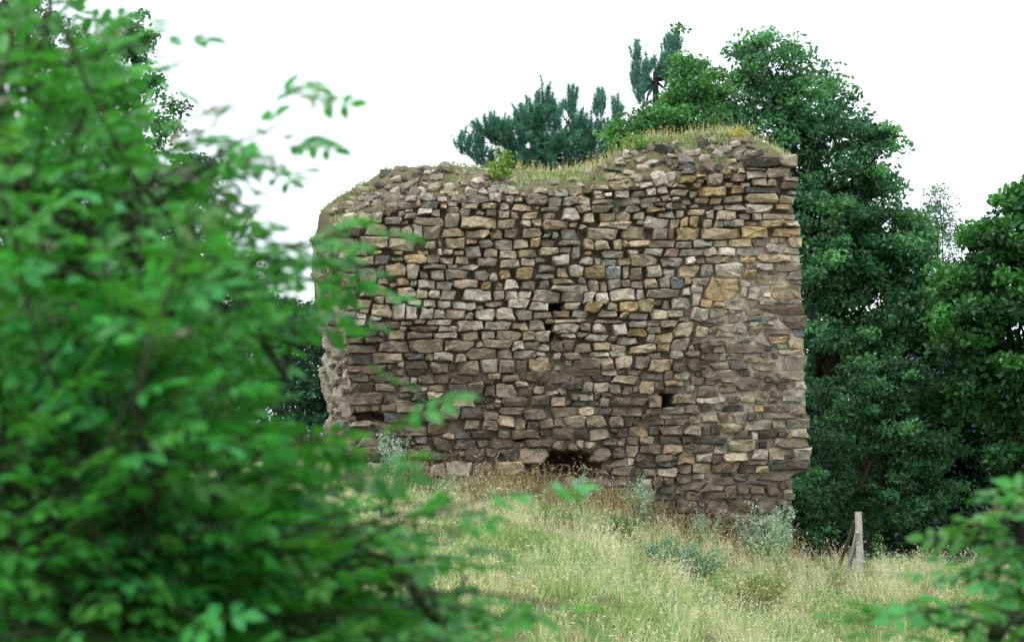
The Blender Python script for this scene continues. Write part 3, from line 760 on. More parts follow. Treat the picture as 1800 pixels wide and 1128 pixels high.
LOOSE = [(677, 305, 12, 8, 'k'), (705, 297, 15, 6, 'g'), (735, 308, 11, 8, 'k'), (750, 297, 15, 6, 'g'), (785, 292, 15, 7, 'g'), (722, 325, 22, 7, 't'), (770, 312, 12, 6, 'g'),
         (640, 335, 16, 9, 't'), (620, 350, 14, 8, 'g'), (590, 372, 12, 8, 'g'), (655, 352, 16, 9, 'g'), (612, 385, 16, 11, 'l'), (640, 380, 14, 9, 'g'), (665, 368, 13, 8, 'd'), (690, 345, 18, 8, 'l'),
         (845, 312, 14, 6, 'g'), (900, 318, 14, 7, 't'), (820, 322, 10, 5, 't'), (760, 332, 14, 6, 'l'), (790, 335, 9, 9, 't'), (870, 330, 10, 5, 'b'),
         (1170, 264, 20, 10, 'k'), (1206, 269, 12, 7, 'g'), (1235, 254, 13, 9, 'k'), (1275, 262, 14, 8, 'g'), (1304, 246, 19, 8, 'd'), (1292, 254, 12, 6, 'l'), (1262, 270, 12, 7, 'g'),
         (1208, 282, 18, 9, 'g'), (1241, 281, 11, 10, 'l'), (1206, 294, 17, 8, 'k'), (1239, 295, 17, 8, 'e'), (1266, 295, 10, 8, 'k'), (1210, 303, 20, 5, 'k'), (1102, 271, 8, 8, 'l'),
         (1078, 300, 16, 6, 'k'), (1106, 304, 11, 6, 'l'), (1133, 297, 13, 7, 't'), (1092, 287, 13, 7, 'g'), (1145, 287, 15, 6, 'g'), (1300, 272, 10, 8, 'g'), (1075, 312, 10, 9, 'w'),
         (1040, 300, 10, 6, 'l'), (1160, 312, 17, 12, 'l'), (1180, 312, 12, 10, 'g'), (1120, 312, 12, 6, 'l'), (1285, 284, 9, 5, 't'), (1330, 268, 11, 5, 'g'), (975, 322, 10, 5, 'g'), (1010, 316, 12, 5, 't'),
         (1225, 268, 10, 6, 'l'), (1250, 246, 9, 5, 't'), (1320, 258, 9, 5, 't')]
for t in LOOSE: loose(*t)
for i in range(230):
    u = random.uniform(585, 860) if i > 150 else random.uniform(590, 1340); lo = np.interp(u, TOPU, TOPV); hi = np.interp(u, CU, CV)
    v = random.uniform(hi + 6, lo + 4)
    if 900 < u < 1040 and random.random() < 0.7: continue
    q = random.uniform(4, 9)
    loose(u, v, q * random.uniform(1, 1.5), q * random.uniform(.55, .9), random.choice("gtgldke"))

# broken left end: core stones showing in the mortar
for i in range(80):
    v = 405 + (i / 80) * 345 + random.uniform(-8, 8); q = random.uniform(0.12, 0.95)
    s0 = to_wall(np.interp(v, LV, LU), v)
    k = random.choice("ttlegd")
    a, b = random.uniform(.05, .10), random.uniform(.035, .06)
    n = 9
    an = np.sort(rng.uniform(0, 2 * math.pi, n))
    P2 = np.c_[np.cos(an) * a, np.sin(an) * b]
    Vv, T = stone_geo(P2, 0.0, 0.14)
    # turn so the face looks along -s
    Vv = np.c_[Vv[:, 1], Vv[:, 0], Vv[:, 2]]
    d = q * 1.2
    qq = d / 1.55
    nn = float(fbm(np.array([s0[1] * 5, d * 5, 9.0]), 5)) - .5
    Vv = Vv + np.array([s0[0] - 0.13 * min(1, qq * 1.5) + nn * .34 * min(1, qq * 3) + random.uniform(-.045, .01), d, s0[1]])
    put_stone("end_stone", Vv, orient(Vv, T), tint(k), wall)

# ------------------------------------------------------------------ grass
STRAW = np.array([[.57, .51, .38], [.63, .59, .47], [.52, .45, .32], [.56, .55, .43]])
GREEN = np.array([[.26, .37, .14], [.33, .44, .19], [.20, .31, .12], [.40, .47, .24]])


def blades(P, H, W, col, lean=0.35, drift=None):
    n = len(P)
    an = rng.uniform(0, 2 * math.pi, n)
    dr = np.stack([np.cos(an), np.sin(an), 0 * an], 1) * (H * np.abs(rng.normal(0, lean, n)))[:, None]
    if drift is not None: dr = dr + drift * H[:, None]
    sa = rng.uniform(0, 2 * math.pi, n)
    sd_ = np.stack([np.cos(sa), np.sin(sa), 0 * sa], 1) * (W * 0.5)[:, None]
    up = np.array([0, 0, 1.0])
    mid = P + dr * 0.35 + up * (H * 0.55)[:, None]
    ht = np.sqrt(np.maximum(H ** 2 - (dr ** 2).sum(1) * 0.6, (H * 0.4) ** 2))
    tip = P + dr + up * ht[:, None]
    V = np.stack([P - sd_, P + sd_, mid + sd_ * .8, mid - sd_ * .8, tip], 1).reshape(-1, 3)
    k = np.arange(n)[:, None] * 5
    T = np.concatenate([k + np.array([[0, 1, 2]]), k + np.array([[0, 2, 3]]), k + np.array([[3, 2, 4]])])
    return V, T, np.repeat(col, 5, 0), tip


def in_wall(x, y, pad=0.0):
    q = np.stack([x - W0[0], y - W0[1]], 1)
    s = q @ ex[:2]; d = q @ ey[:2]
    return (s > to_wall(606, 700)[0] - .25 - pad) & (s < to_wall(1404, 900)[0] + pad) & (d > -0.02) & (d < 1.6)


def field(n, ylo, yhi, margin=1.2):
    y = np.sqrt(rng.uniform(ylo ** 2, yhi ** 2, n))
    half = y * 900 / F + margin
    x = rng.uniform(-1, 1, n) * half
    k = ~in_wall(x, y)
    return x[k], y[k]


mb = MB()
x, y = field(230000, 25.5, 46.0)
k = (x / y * F + 900 > 560) | (rng.random(len(x)) < 0.2)      # thin out where the near bush hides everything
x, y = x[k], y[k]
pt = fbm(np.stack([x * 0.75, y * 0.42, x * 0 + 5], -1), 3)
pt2 = fbm(np.stack([x * 2.6, y * 1.5, x * 0 + 8], -1), 2)
tuss = fbm(np.stack([x * 4.2, y * 3.0, x * 0 + 21], -1), 2)      # tussocks
k = rng.random(len(x)) < .22 + 1.1 * smooth(.38, .68, tuss)
x, y, pt, pt2, tuss = x[k], y[k], pt[k], pt2[k], tuss[k]
dry = smooth(0.42, 0.60, pt * 0.6 + pt2 * 0.4 + rng.normal(0, .04, len(x)))
isdry = rng.random(len(x)) < 0.05 + 0.56 * dry
col = np.where(isdry[:, None], STRAW[rng.integers(0, 4, len(x))], GREEN[rng.integers(0, 4, len(x))]) * rng.uniform(.7, 1.2, (len(x), 1))
H = np.where(isdry, rng.uniform(.09, .27, len(x)), rng.uniform(.05, .19, len(x))) * (0.45 + 1.2 * smooth(.36, .7, tuss)) * (.8 + .4 * pt2)
P = np.stack([x, y, ground(x, y) - 0.01], 1)
wa = 6.28 * 2 * vnoise(np.stack([x * .9, y * .7, x * 0 + 31], -1))      # each patch is laid over its own way
drift = np.stack([np.cos(wa) * .34 + .08, np.sin(wa) * .3, wa * 0], 1)
V, T, K, tip = blades(P, H, np.where(isdry, .006, .0095), col, 0.6, drift)
mb.add(V, T, K)
q = isdry & (H > .17) & (rng.random(len(x)) < .7)
mb.add(*leaf_quads(tip[q] - np.array([0, 0, .015]), .06, .013, col[q] * 1.08, None, 0.0, 1.0, 0.1))
# low broad leaves of clover, bedstraw and dock between the blades
x, y = field(60000, 25.5, 45.0)
g = fbm(np.stack([x * 1.3, y * .9, x * 0 + 41], -1), 3)
k = (g > .5) & (x / y * F + 900 > 520); x, y, g = x[k], y[k], g[k]
P = np.stack([x, y, ground(x, y) + rng.uniform(.02, .16, len(x)) * smooth(.48, .66, g)], 1)
mb.add(*leaf_quads(P, .055, .028, np.array([[.14, .25, .08], [.20, .32, .12], [.11, .2, .07], [.25, .35, .17]])[rng.integers(0, 4, len(x))] * rng.uniform(.8, 1.2, (len(x), 1)), None, .8, .7))
tag(link("hillside_grass", mb.mesh("hillside_grass"), M_GRASS), "long dry straw and green grass covering the hillside below the wall", "grass", kind="stuff")

# tall dry stalks along the foot of the wall
mb = MB()
uu = np.concatenate([rng.uniform(690, 1110, 900), rng.uniform(1050, 1400, 700), rng.uniform(850, 1060, 500)])
s_ = np.array([to_wall(u, 800)[0] for u in uu]); d_ = -np.abs(rng.normal(.12, .25, len(uu))) - .03
P = from_wall(s_, d_, 0.0); P[:, 2] = ground(P[:, 0], P[:, 1]) - .01
H = rng.uniform(.25, .62, len(uu)) * rng.uniform(.6, 1.25, len(uu))
col = np.array([[.42, .32, .19], [.34, .25, .15], [.5, .42, .27], [.25, .19, .11]])[rng.integers(0, 4, len(uu))]
V, T, K, tip = blades(P, H, np.full(len(uu), .006), col, .32)
mb.add(V, T, K)
q = rng.random(len(uu)) < .6
V, T, K = leaf_quads(tip[q], .08, .014, col[q], None, 0, 1, .1); mb.add(V, T, K)
tag(link("dry_stalks", mb.mesh("dry_stalks"), M_GRASS), "thin dry brown stalks standing along the foot of the wall", "dry stalks", kind="stuff")

# grass on the wall top
mb = MB()
n = 17000
s_ = rng.uniform(ms[0] + .05, ms[-1] - .02, n); d_ = rng.uniform(0.06, 1.35, n)
g = fbm(np.stack([s_ * 1.7, d_ * 2.6, s_ * 0 + 2], -1), 3)
crest = smooth(.55, .95, d_)
k = rng.random(n) < smooth(.46, .64, g) * .6 + crest * .28
s_, d_, g, crest = s_[k], d_[k], g[k], crest[k]
P = from_wall(s_, d_ + .03, mound(s_, d_) - .01)
isdry = rng.random(len(s_)) < .38 + .25 * crest
col = np.where(isdry[:, None], STRAW[rng.integers(0, 4, len(s_))] * .9, GREEN[rng.integers(0, 4, len(s_))] * 1.05)
H = rng.uniform(.04, .11, len(s_)) * (1 + .7 * crest * isdry)
V, T, K, tip = blades(P, H, np.full(len(s_), .008), col, .5); mb.add(V, T, K)
# stiff brown stalks in the dip of the crest
n = 260
uu = np.concatenate([rng.uniform(905, 1060, n), rng.uniform(1060, 1350, 260), rng.uniform(1290, 1380, 120)])
s_ = np.array([to_wall(u, 300, DC)[0] for u in uu]); d_ = rng.uniform(.8, 1.2, len(uu))
P = from_wall(s_, d_ + .03, mound(s_, d_))
H = rng.uniform(.07, .24, len(uu)) * rng.uniform(.6, 1.2, len(uu)); col = np.array([[.36, .25, .14], [.45, .34, .18], [.5, .42, .2]])[rng.integers(0, 3, len(uu))]
V, T, K, tip = blades(P, H, np.full(len(uu), .007), col, .15); mb.add(V, T, K)
V, T, K = leaf_quads(tip, .05, .014, col, None, 0, 1, .1); mb.add(V, T, K)
n = 9000
s_ = rng.uniform(ms[2] + .05, ms[-1] - .02, n); d_ = rng.uniform(0.05, 1.2, n)
g = fbm(np.stack([s_ * 2.4, d_ * 3, s_ * 0 + 12], -1), 3)
k = g > .52; s_, d_ = s_[k], d_[k]
P = from_wall(s_, d_ + .03, mound(s_, d_) + rng.uniform(0, .05, len(s_)))
mb.add(*leaf_quads(P, .04, .022, np.array([[.16, .24, .08], [.22, .3, .11], [.26, .25, .12], [.12, .18, .07]])[rng.integers(0, 4, len(s_))], None, .8, .7))
tag(link("wall_top_grass", mb.mesh("wall_top_grass"), M_GRASS), "short dry grass growing along the crumbled top of the ruined wall", "grass", kind="stuff")

# ------------------------------------------------------------------ trees
BARK = (.05, .042, .034)


def tree(name, label, cat, base, blobs, ncl, per, L, Wd, cols, cr=0.32, trunk_r=.13, mat=M_LEAF, group=None, up=0.55, nb=7, shell=0.55, light=None):
    """base: ground point; blobs: (u, v, half width px, half height px, distance, half depth m)"""
    root = empty(name, base)
    tag(root, label, cat, group)
    cen = []; wts = []
    for b in blobs:
        r = 1 / ppm(b[4])
        cen.append((px(b[0], b[1], b[4]), np.array([b[2] * r, b[5], b[3] * r]))); wts.append((b[2] * b[3]) ** .8)
    wts = np.array(wts) / sum(wts)
    idx = rng.choice(len(blobs), ncl, p=wts)
    q = norm(rng.normal(0, 1, (ncl, 3))) * (rng.uniform(shell ** 3, 1, (ncl, 1)) ** (1 / 3)) * rng.uniform(.82, 1.12, (ncl, 1))
    ctr = np.array([cen[i][0] for i in idx]) + q * np.array([cen[i][1] for i in idx])
    ctr = ctr[ctr[:, 2] > base[2] + .12]
    ncl = len(ctr)
    crad = cr * rng.uniform(.6, 1.35, ncl)
    ccol = np.array(cols)[rng.integers(0, len(cols), ncl)] * rng.uniform(.5, 1.5, (ncl, 1))
    rep = np.repeat(np.arange(ncl), per)
    off = norm(rng.normal(0, 1, (len(rep), 3))) * rng.uniform(0, 1, (len(rep), 1)) ** .45 * (crad[rep, None] * np.array([1.0, 1.0, .58]))
    P = ctr[rep] + off
    col = ccol[rep] * rng.uniform(.8, 1.2, (len(rep), 1))
    V, T, K = leaf_quads(P, L, Wd, col, None, up, .9)
    crown = link("crown", mesh_np("crown", V - base, T, K), mat, root)
    crown["kind"] = "stuff"
    top = max(cen, key=lambda c: c[0][2])[0]
    mean = np.mean([c[0] for c in cen], 0)
    tp = np.array([base, base * .7 + mean * .3 + [0, 0, .1], mean, mean * .35 + top * .65, top])
    V, T = tube(tp, trunk_r * np.array([1.15, .9, .65, .4, .15]), 9, .15)
    link("trunk", mesh_np("trunk", V - base, T, np.tile(BARK, (len(V), 1)), True), M_BARK, root)
    for i in range(nb):
        c = cen[i % len(cen)][0] + rng.normal(0, .2, 3)
        t = random.uniform(.2, .7)
        st = tp[1] * (1 - t) + tp[3] * t
        V, T = tube(curve_pts(st, c, .1, 6, .06), trunk_r * np.linspace(.45, .08, 6), 6, .2)
        link("branch", mesh_np("branch", V - base, T, np.tile(BARK, (len(V), 1)), True), M_BARK, root)
    return root


def gp(u, Y):
    x = (u - 900) / F * Y
    return np.array([x, Y, float(ground(x, Y)) - .03])


OAK = [(.05, .165, .072), (.07, .205, .085), (.04, .13, .065), (.10, .25, .10)]
tree("oak_tree", "tall broad dark green oak rising behind the right end of the wall", "tree", gp(1440, 47.5),
     [(1350, 120, 75, 60, 47, .8), (1262, 165, 62, 45, 47, .7), (1430, 185, 75, 60, 47, .9), (1490, 265, 85, 60, 47, .9), (1340, 235, 105, 70, 47, .9), (1552, 252, 42, 30, 47, .5),
      (1470, 370, 95, 75, 47, 1.1), (1560, 420, 72, 60, 47, .9), (1440, 480, 80, 80, 47, 1.1), (1530, 540, 100, 90, 47, 1.1), (1600, 500, 42, 70, 47, .7), (1640, 560, 60, 60, 47.5, .7), (1460, 620, 90, 80, 47, 1.0), (1400, 330, 60, 60, 47, .9), (1535, 335, 50, 48, 47, .8), (1600, 430, 45, 50, 47, .7), (1420, 410, 60, 70, 47, .9), (1500, 450, 70, 70, 47.4, .9)],
     600, 100, .10, .058, OAK, .30, .17, nb=14, shell=.45)
tree("hazel_shrub", "leafy mid green shrub beside the wall's right corner, under the oak", "shrub", gp(1520, 44.6),
     [(1520, 690, 95, 60, 44.5, .8), (1450, 790, 45, 90, 44, .5), (1560, 780, 80, 80, 44.6, .8), (1600, 690, 50, 60, 44.8, .6), (1440, 870, 40, 50, 43.6, .5), (1540, 880, 100, 60, 44.6, .7), (1640, 820, 60, 80, 45, .6), (1420, 930, 40, 40, 43.6, .4)],
     250, 100, .085, .05, [(.04, .135, .058), (.06, .175, .07), (.03, .10, .048)], .23, .06, nb=8)  # leaf greens lowered to carry the shade of the overhanging oak
tree("maple_tree", "bright green broad leaved tree at the right edge of the picture", "tree", gp(1800, 44.5),
     [(1790, 400, 40, 70, 44, .7), (1765, 490, 70, 70, 44, .9), (1700, 580, 65, 60, 44, .8), (1735, 430, 38, 40, 44, .6), (1690, 505, 55, 40, 44.3, .7), (1790, 600, 80, 80, 44, 1), (1720, 690, 70, 60, 44.3, .8), (1850, 480, 70, 140, 44.5, 1), (1830, 340, 30, 50, 44, .5), (1810, 720, 70, 70, 44.5, .8), (1800, 820, 60, 70, 44.3, .6)],
     300, 80, .125, .085, [(.045, .16, .04), (.06, .19, .045), (.035, .12, .045)], .27, .07, nb=9, up=1.0)
tree("birch_tree", "thin wispy birch crown between the oak and the right hand tree", "tree", gp(1680, 52),
     [(1645, 370, 32, 50, 52, .5), (1668, 420, 38, 45, 52, .5), (1650, 480, 35, 50, 52, .5), (1625, 410, 25, 50, 52, .4)],
     110, 26, .06, .04, [(.07, .15, .09), (.09, .18, .11)], .22, .04, nb=14)
DARK = [(.017, .058, .034), (.022, .072, .038), (.013, .045, .028)]  # leaf greens lowered: the wood's canopy shade is put into the colour
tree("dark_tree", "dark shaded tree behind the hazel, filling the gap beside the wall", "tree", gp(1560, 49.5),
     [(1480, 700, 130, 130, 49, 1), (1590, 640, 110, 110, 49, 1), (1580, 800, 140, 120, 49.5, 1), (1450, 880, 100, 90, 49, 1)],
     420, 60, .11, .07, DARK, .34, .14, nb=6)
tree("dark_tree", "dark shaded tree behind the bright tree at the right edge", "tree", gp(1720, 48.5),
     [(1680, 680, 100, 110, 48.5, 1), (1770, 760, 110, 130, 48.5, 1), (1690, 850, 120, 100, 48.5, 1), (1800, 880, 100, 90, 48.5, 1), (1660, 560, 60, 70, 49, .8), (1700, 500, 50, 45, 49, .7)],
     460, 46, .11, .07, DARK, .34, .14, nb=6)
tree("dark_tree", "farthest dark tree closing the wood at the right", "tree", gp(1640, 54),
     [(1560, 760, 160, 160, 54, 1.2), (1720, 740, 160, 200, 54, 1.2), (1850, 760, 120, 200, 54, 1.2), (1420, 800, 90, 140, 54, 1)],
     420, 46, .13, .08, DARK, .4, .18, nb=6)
tree("crest_shrub", "bright green leafy shrub rising just behind the highest part of the wall", "shrub", gp(1180, 43.4),
     [(1110, 232, 42, 32, 43, .4), (1170, 200, 48, 42, 43, .5), (1235, 160, 55, 42, 43.2, .5), (1230, 215, 60, 38, 43, .5), (1150, 262, 50, 28, 42.8, .4), (1085, 262, 25, 22, 42.8, .3), (1200, 260, 50, 200, 43.4, .4)],
     210, 66, .075, .045, [(.06, .19, .05), (.085, .24, .06), (.05, .15, .05)], .22, .06, nb=7)
tree("left_tree", "sharp dark green tree crown behind the blurred bush at upper left", "tree", gp(120, 44),
     [(40, 60, 90, 60, 44, .8), (190, 85, 65, 50, 44, .7), (235, 55, 40, 40, 44, .5), (150, 190, 100, 70, 44, .9), (250, 240, 55, 45, 44, .6), (340, 305, 50, 35, 44, .5), (290, 380, 90, 60, 44, .8), (120, 350, 110, 90, 44, 1), (60, 500, 120, 110, 44, 1), (230, 520, 120, 100, 44, 1), (380, 480, 70, 60, 44, .7), (470, 560, 70, 60, 44.5, .7), (330, 620, 110, 80, 44.5, .9), (270, 150, 30, 40, 44, .4), (300, 210, 25, 30, 44, .4)],
     440, 76, .09, .05, OAK, .25, .16, nb=10)
tree("corner_shrub", "dark green shrub growing just left of the wall's broken end", "shrub", gp(520, 43),
     [(530, 600, 55, 70, 43, .6), (545, 690, 40, 60, 43, .5), (450, 640, 70, 80, 43.5, .7), (560, 745, 50, 50, 43, .5), (600, 700, 30, 50, 43.4, .4)],
     210, 46, .08, .05, [(.03, .10, .06), (.04, .13, .075)], .24, .05, nb=5)


# undergrowth in the shade-darkened leaf colours that closes the wood near the ground
mb = MB()
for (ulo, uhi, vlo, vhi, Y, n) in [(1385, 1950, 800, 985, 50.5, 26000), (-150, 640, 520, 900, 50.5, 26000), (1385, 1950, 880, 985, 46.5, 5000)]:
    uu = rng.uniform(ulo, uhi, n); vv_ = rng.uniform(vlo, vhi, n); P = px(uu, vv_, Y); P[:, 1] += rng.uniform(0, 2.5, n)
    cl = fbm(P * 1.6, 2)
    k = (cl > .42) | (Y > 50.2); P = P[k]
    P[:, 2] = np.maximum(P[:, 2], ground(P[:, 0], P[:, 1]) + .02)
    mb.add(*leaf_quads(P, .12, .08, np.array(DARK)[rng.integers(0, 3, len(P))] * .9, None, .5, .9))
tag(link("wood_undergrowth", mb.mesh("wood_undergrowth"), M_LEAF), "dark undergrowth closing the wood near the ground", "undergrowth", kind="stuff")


# ------------------------------------------------------------------ pines
def pine(name, label, base, tufts, nshoot, cols):
    root = empty(name, base); tag(root, label, "pine tree")
    pts = []; dirs = []
    for (u, v, ru, rv, Y, n, upright) in tufts:
        r = 1 / ppm(Y); c = px(u, v, Y)
        n = int(n * 1.7)
        q = norm(rng.normal(0, 1, (n, 3))) * rng.uniform(.3, 1, (n, 1)) ** .5
        P = c + q * np.array([ru * r, .35, rv * r])
        dd = norm(q * np.array([1.0, .8, .5]) * (1 - upright) + np.array([0, 0, .55 + upright]) + rng.normal(0, .25, (n, 3)))
        pts.append(P); dirs.append(dd)
    P = np.concatenate(pts); Dd = np.concatenate(dirs)
    mb = MB()
    NN = 80
    n = len(P)
    rep = np.repeat(np.arange(n), NN)
    t = rng.uniform(0, 1, len(rep))
    Ls = rng.uniform(.14, .26, n)
    start = P[rep] + Dd[rep] * (t * Ls[rep])[:, None]
    nd = norm(Dd[rep] * rng.uniform(.5, 1.1, (len(rep), 1)) + rng.normal(0, .62, (len(rep), 3)))
    ln = rng.uniform(.07, .12, (len(rep), 1))
    sd_ = norm(np.cross(nd, rng.normal(0, 1, (len(rep), 3)))) * .0048
    V = np.stack([start - sd_, start + sd_, start + nd * ln], 1).reshape(-1, 3)
    cc = np.array(cols)[rng.integers(0, len(cols), n)][rep] * rng.uniform(.75, 1.25, (len(rep), 1))
    mb.add(V, np.arange(len(V)).reshape(-1, 3), np.repeat(cc, 3, 0))
    o = link("needles", mb.mesh("needles", False, base), M_NEEDLE, root); o["kind"] = "stuff"
    mean = P.mean(0); top = P[np.argmax(P[:, 2])]
    tp = np.array([base, base * .5 + mean * .5, mean, top])
    V, T = tube(tp, [.09, .07, .045, .01], 8)
    link("trunk", mesh_np("trunk", V - base, T, np.tile((.06, .045, .035), (len(V), 1)), True), M_BARK, root)
    for (u, v, ru, rv, Y, n, upright) in tufts:
        a = mean - np.array([0, 0, .12])
        V, T = tube(curve_pts(a, px(u, v + rv * .6, Y), -.1, 6, .03), np.linspace(.028, .008, 6), 5)
        link("branch", mesh_np("branch", V - base, T, np.tile((.05, .04, .032), (len(V), 1)), True), M_BARK, root)
    return root


PC = [(.075, .22, .155), (.11, .28, .2), (.055, .165, .12)]
pine("pine_tree", "bushy blue green pine rising behind the dip in the wall top", gp(960, 46),
     [(900, 245, 48, 22, 46, 70, .25), (870, 235, 28, 18, 46, 28, .3), (955, 190, 14, 32, 46, 22, .8), (940, 215, 30, 25, 46, 40, .5), (975, 215, 16, 22, 46, 22, .6), (1003, 190, 9, 26, 46, 14, .9), (1012, 225, 12, 15, 46, 12, .7),
      (1052, 195, 10, 22, 46, 14, .9), (1085, 205, 9, 18, 46, 10, .9), (1000, 262, 55, 20, 46, 70, .2), (940, 270, 50, 22, 46, 65, .2), (1040, 240, 25, 18, 46, 24, .4), (815, 262, 12, 14, 46, 10, .7), (838, 258, 10, 18, 46, 12, .7), (850, 285, 20, 14, 46, 14, .4), (1070, 245, 18, 14, 46, 16, .4), (900, 292, 40, 16, 46, 40, .1), (980, 295, 60, 14, 46, 50, .1), (1050, 280, 30, 14, 46, 24, .2)], 0, PC)
pine("pine_tree", "sparse upright pine top beside the oak, above the bright shrub", gp(1150, 46.6),
     [(1118, 105, 8, 16, 46.6, 8, .9), (1125, 145, 17, 26, 46.6, 26, .7), (1140, 125, 8, 16, 46.6, 8, .8), (1175, 95, 14, 18, 46.6, 14, .85), (1190, 90, 8, 16, 46.6, 8, .9), (1178, 130, 22, 22, 46.6, 30, .6), (1130, 175, 12, 14, 46.6, 10, .5)], 0,
     [(.10, .27, .2), (.08, .22, .165)])


# ------------------------------------------------------------------ plants on and below the wall
def herb(name, label, cat, base, h, width, nst, L, Wd, cols, dens=26, flower=None, group=None, mat=None, sprawl=.5):
    root = empty(name, base); tag(root, label, cat, group)
    mb = MB(); base = np.asarray(base, float)
    for i in range(nst):
        an = random.uniform(0, 2 * math.pi); rr = width * math.sqrt(random.random())
        hh = h * random.uniform(.55, 1.0) * (1 - .35 * rr / max(width, 1e-3))
        b = np.array([math.cos(an) * rr * .35, math.sin(an) * rr * .35, 0]); t = np.array([math.cos(an) * rr, math.sin(an) * rr, hh])
        pts = curve_pts(b, t, .02, 5, .012)
        V, T = tube(pts, np.linspace(.008, .003, 5), 4)
        link("stem", mesh_np("stem", V, T, np.tile(np.array(cols[0]) * .8, (len(V), 1)), True), M_WEED, root)
        n = int(dens * hh / h * 3.2) + 3
        q = rng.uniform(.12, 1, n)
        P = np.stack([np.interp(q, np.linspace(0, 1, 5), pts[:, k]) for k in range(3)], 1) + rng.normal(0, L * sprawl, (n, 3)) * np.array([1, 1, .5])
        P[:, 2] = np.maximum(P[:, 2], .01)
        c = np.array(cols)[rng.integers(0, len(cols), n)] * rng.uniform(.8, 1.2, (n, 1))
        mb.add(*leaf_quads(P, L * (1.2 - .6 * q), Wd * (1.2 - .5 * q), c, None, .5, .8))
        if flower is not None:
            m2 = MB(); m2.add(*leaf_quads(np.tile(t, (10, 1)) + rng.normal(0, .008, (10, 3)), .03, .014, np.tile(flower, (10, 1)), None, .2, 1))
            link("flower_head", m2.mesh("flower_head"), M_WEED, root)
            flower = None
    o = link("foliage", mb.mesh("foliage"), mat or M_WEED, root); o["kind"] = "stuff"
    return root


GG = [(.31, .45, .32), (.40, .53, .40), (.24, .36, .25)]
TH = "grey green weeds at the foot of the wall"


def foot(u, off=.25):
    s = to_wall(u, 850)[0]
    p = from_wall(np.array([s]), np.array([-off]), 0.0)[0]; p[2] = float(ground(p[0], p[1])) - .02
    return p


herb("thistle", "grey green thistle with one purple flower near the wall's lower left corner", "thistle", foot(688, .3), 1.2, .28, 11, .085, .028, GG, 26, (.35, .12, .5), TH)
herb("thistle", "low grey green thistle right of the purple flowered one, close to the wall", "thistle", foot(785, .3), .45, .24, 9, .075, .026, GG, 20, None, TH)
herb("thistle", "upright grey green weed in front of the dark hollow under the wall", "thistle", foot(1006, .3), .8, .2, 10, .07, .026, GG, 26, None, TH)
herb("thistle", "slender grey green weed right of the dark hollow under the wall", "thistle", foot(1112, .3), .95, .22, 12, .07, .025, GG, 26, None, TH)
herb("thistle", "thin spiky grey green weed halfway to the wall's right corner", "thistle", foot(1232, .3), .85, .26, 12, .06, .02, GG, 24, None, TH)
herb("thistle", "wide pale grey green weed clump before the wall's right corner", "thistle", foot(1338, .35), 1.1, .5, 24, .075, .028, GG, 30, None, TH)


def gb(u, v):
    p = ghit(u, v); p[2] = float(ground(p[0], p[1])) - .02
    return p


herb("weed_clump", "large grey green weed clump low on the slope below the right part of the wall", "weed", gb(1205, 1015), .62, .62, 30, .08, .03, [(.18, .28, .18), (.26, .37, .25), (.12, .19, .12)], 30)
herb("weed_clump", "small dark green weed clump on the slope left of the large one", "weed", gb(1090, 950), .42, .34, 16, .07, .035, [(.12, .22, .07), (.09, .16, .07)], 20)
herb("weed_clump", "green tussock with reddish base at the lower middle right", "weed", gb(1325, 1075), .6, .45, 26, .12, .016, [(.17, .25, .07), (.22, .28, .09), (.2, .14, .08)], 26)
herb("weed_clump", "low clump of weeds just left of the wooden fence post", "weed", gb(1440, 960), .65, .42, 20, .085, .03, [(.12, .24, .12), (.16, .28, .12)], 24)
herb("nettle", "tall thin nettle spike behind the fence post, right of its top", "nettle", gp(1542, 43.2), .85, .07, 3, .07, .04, [(.1, .22, .07), (.13, .25, .08)], 34)
herb("nettle", "tall thin nettle spike directly behind the fence post", "nettle", gp(1514, 43.4), .85, .05, 2, .06, .035, [(.1, .22, .08), (.13, .25, .1)], 30)
herb("nettle", "spreading nettles on the dark wood edge right of the post", "nettle", gp(1600, 43.0), .5, .5, 18, .08, .04, [(.11, .22, .09), (.16, .26, .12)], 22)

s, d, z = mound_hit(880, 318)
herb("sapling", "small yellow green sapling growing out of the top of the wall", "sapling", from_wall(np.array([s]), np.array([d + .05]), z - .02)[0], .64, .17, 9, .10, .045, [(.17, .30, .04), (.28, .36, .05), (.12, .26, .05)], 15, mat=M_LEAF, sprawl=.55)
s, d, z = mound_hit(1303, 246)
herb("yellow_weed", "yellow flowering weed on the highest point of the wall", "weed", from_wall(np.array([s]), np.array([d + .08]), z - .02)[0], .34, .22, 9, .06, .02, [(.42, .38, .05), (.24, .32, .07), (.5, .42, .07)], 16)
s, d, z = mound_hit(1130, 262) or (0, 0, 0)
herb("crest_weed", "pale green weeds on the wall crest left of the highest point", "weed", from_wall(np.array([s]), np.array([d + .1]), z - .02)[0], .3, .4, 16, .06, .025, [(.16, .30, .08), (.24, .36, .1)], 18)
for u, v, hh, lb in [(995, 425, .1, "dark green tuft rooted in the wall joint below the turf dip"), (1082, 368, .1, "small green tuft in the upper wall above the middle"),
                     (1112, 470, .12, "bright green tuft between two pale stones right of centre"), (1122, 545, .12, "dark green tuft beside the orange stone in mid wall"),
                     (870, 405, .12, "green moss tuft under a grey stone in the upper left of the wall"), (965, 412, .12, "green tuft between stones right of the red stone, upper wall")]:
    q = to_wall(u, v)
    herb("joint_plant", lb, "plant", from_wall(np.array([q[0]]), np.array([.02]), q[1] - .03)[0], hh, .07, 6, .035, .02, [(.06, .16, .04), (.05, .12, .04)], 14)

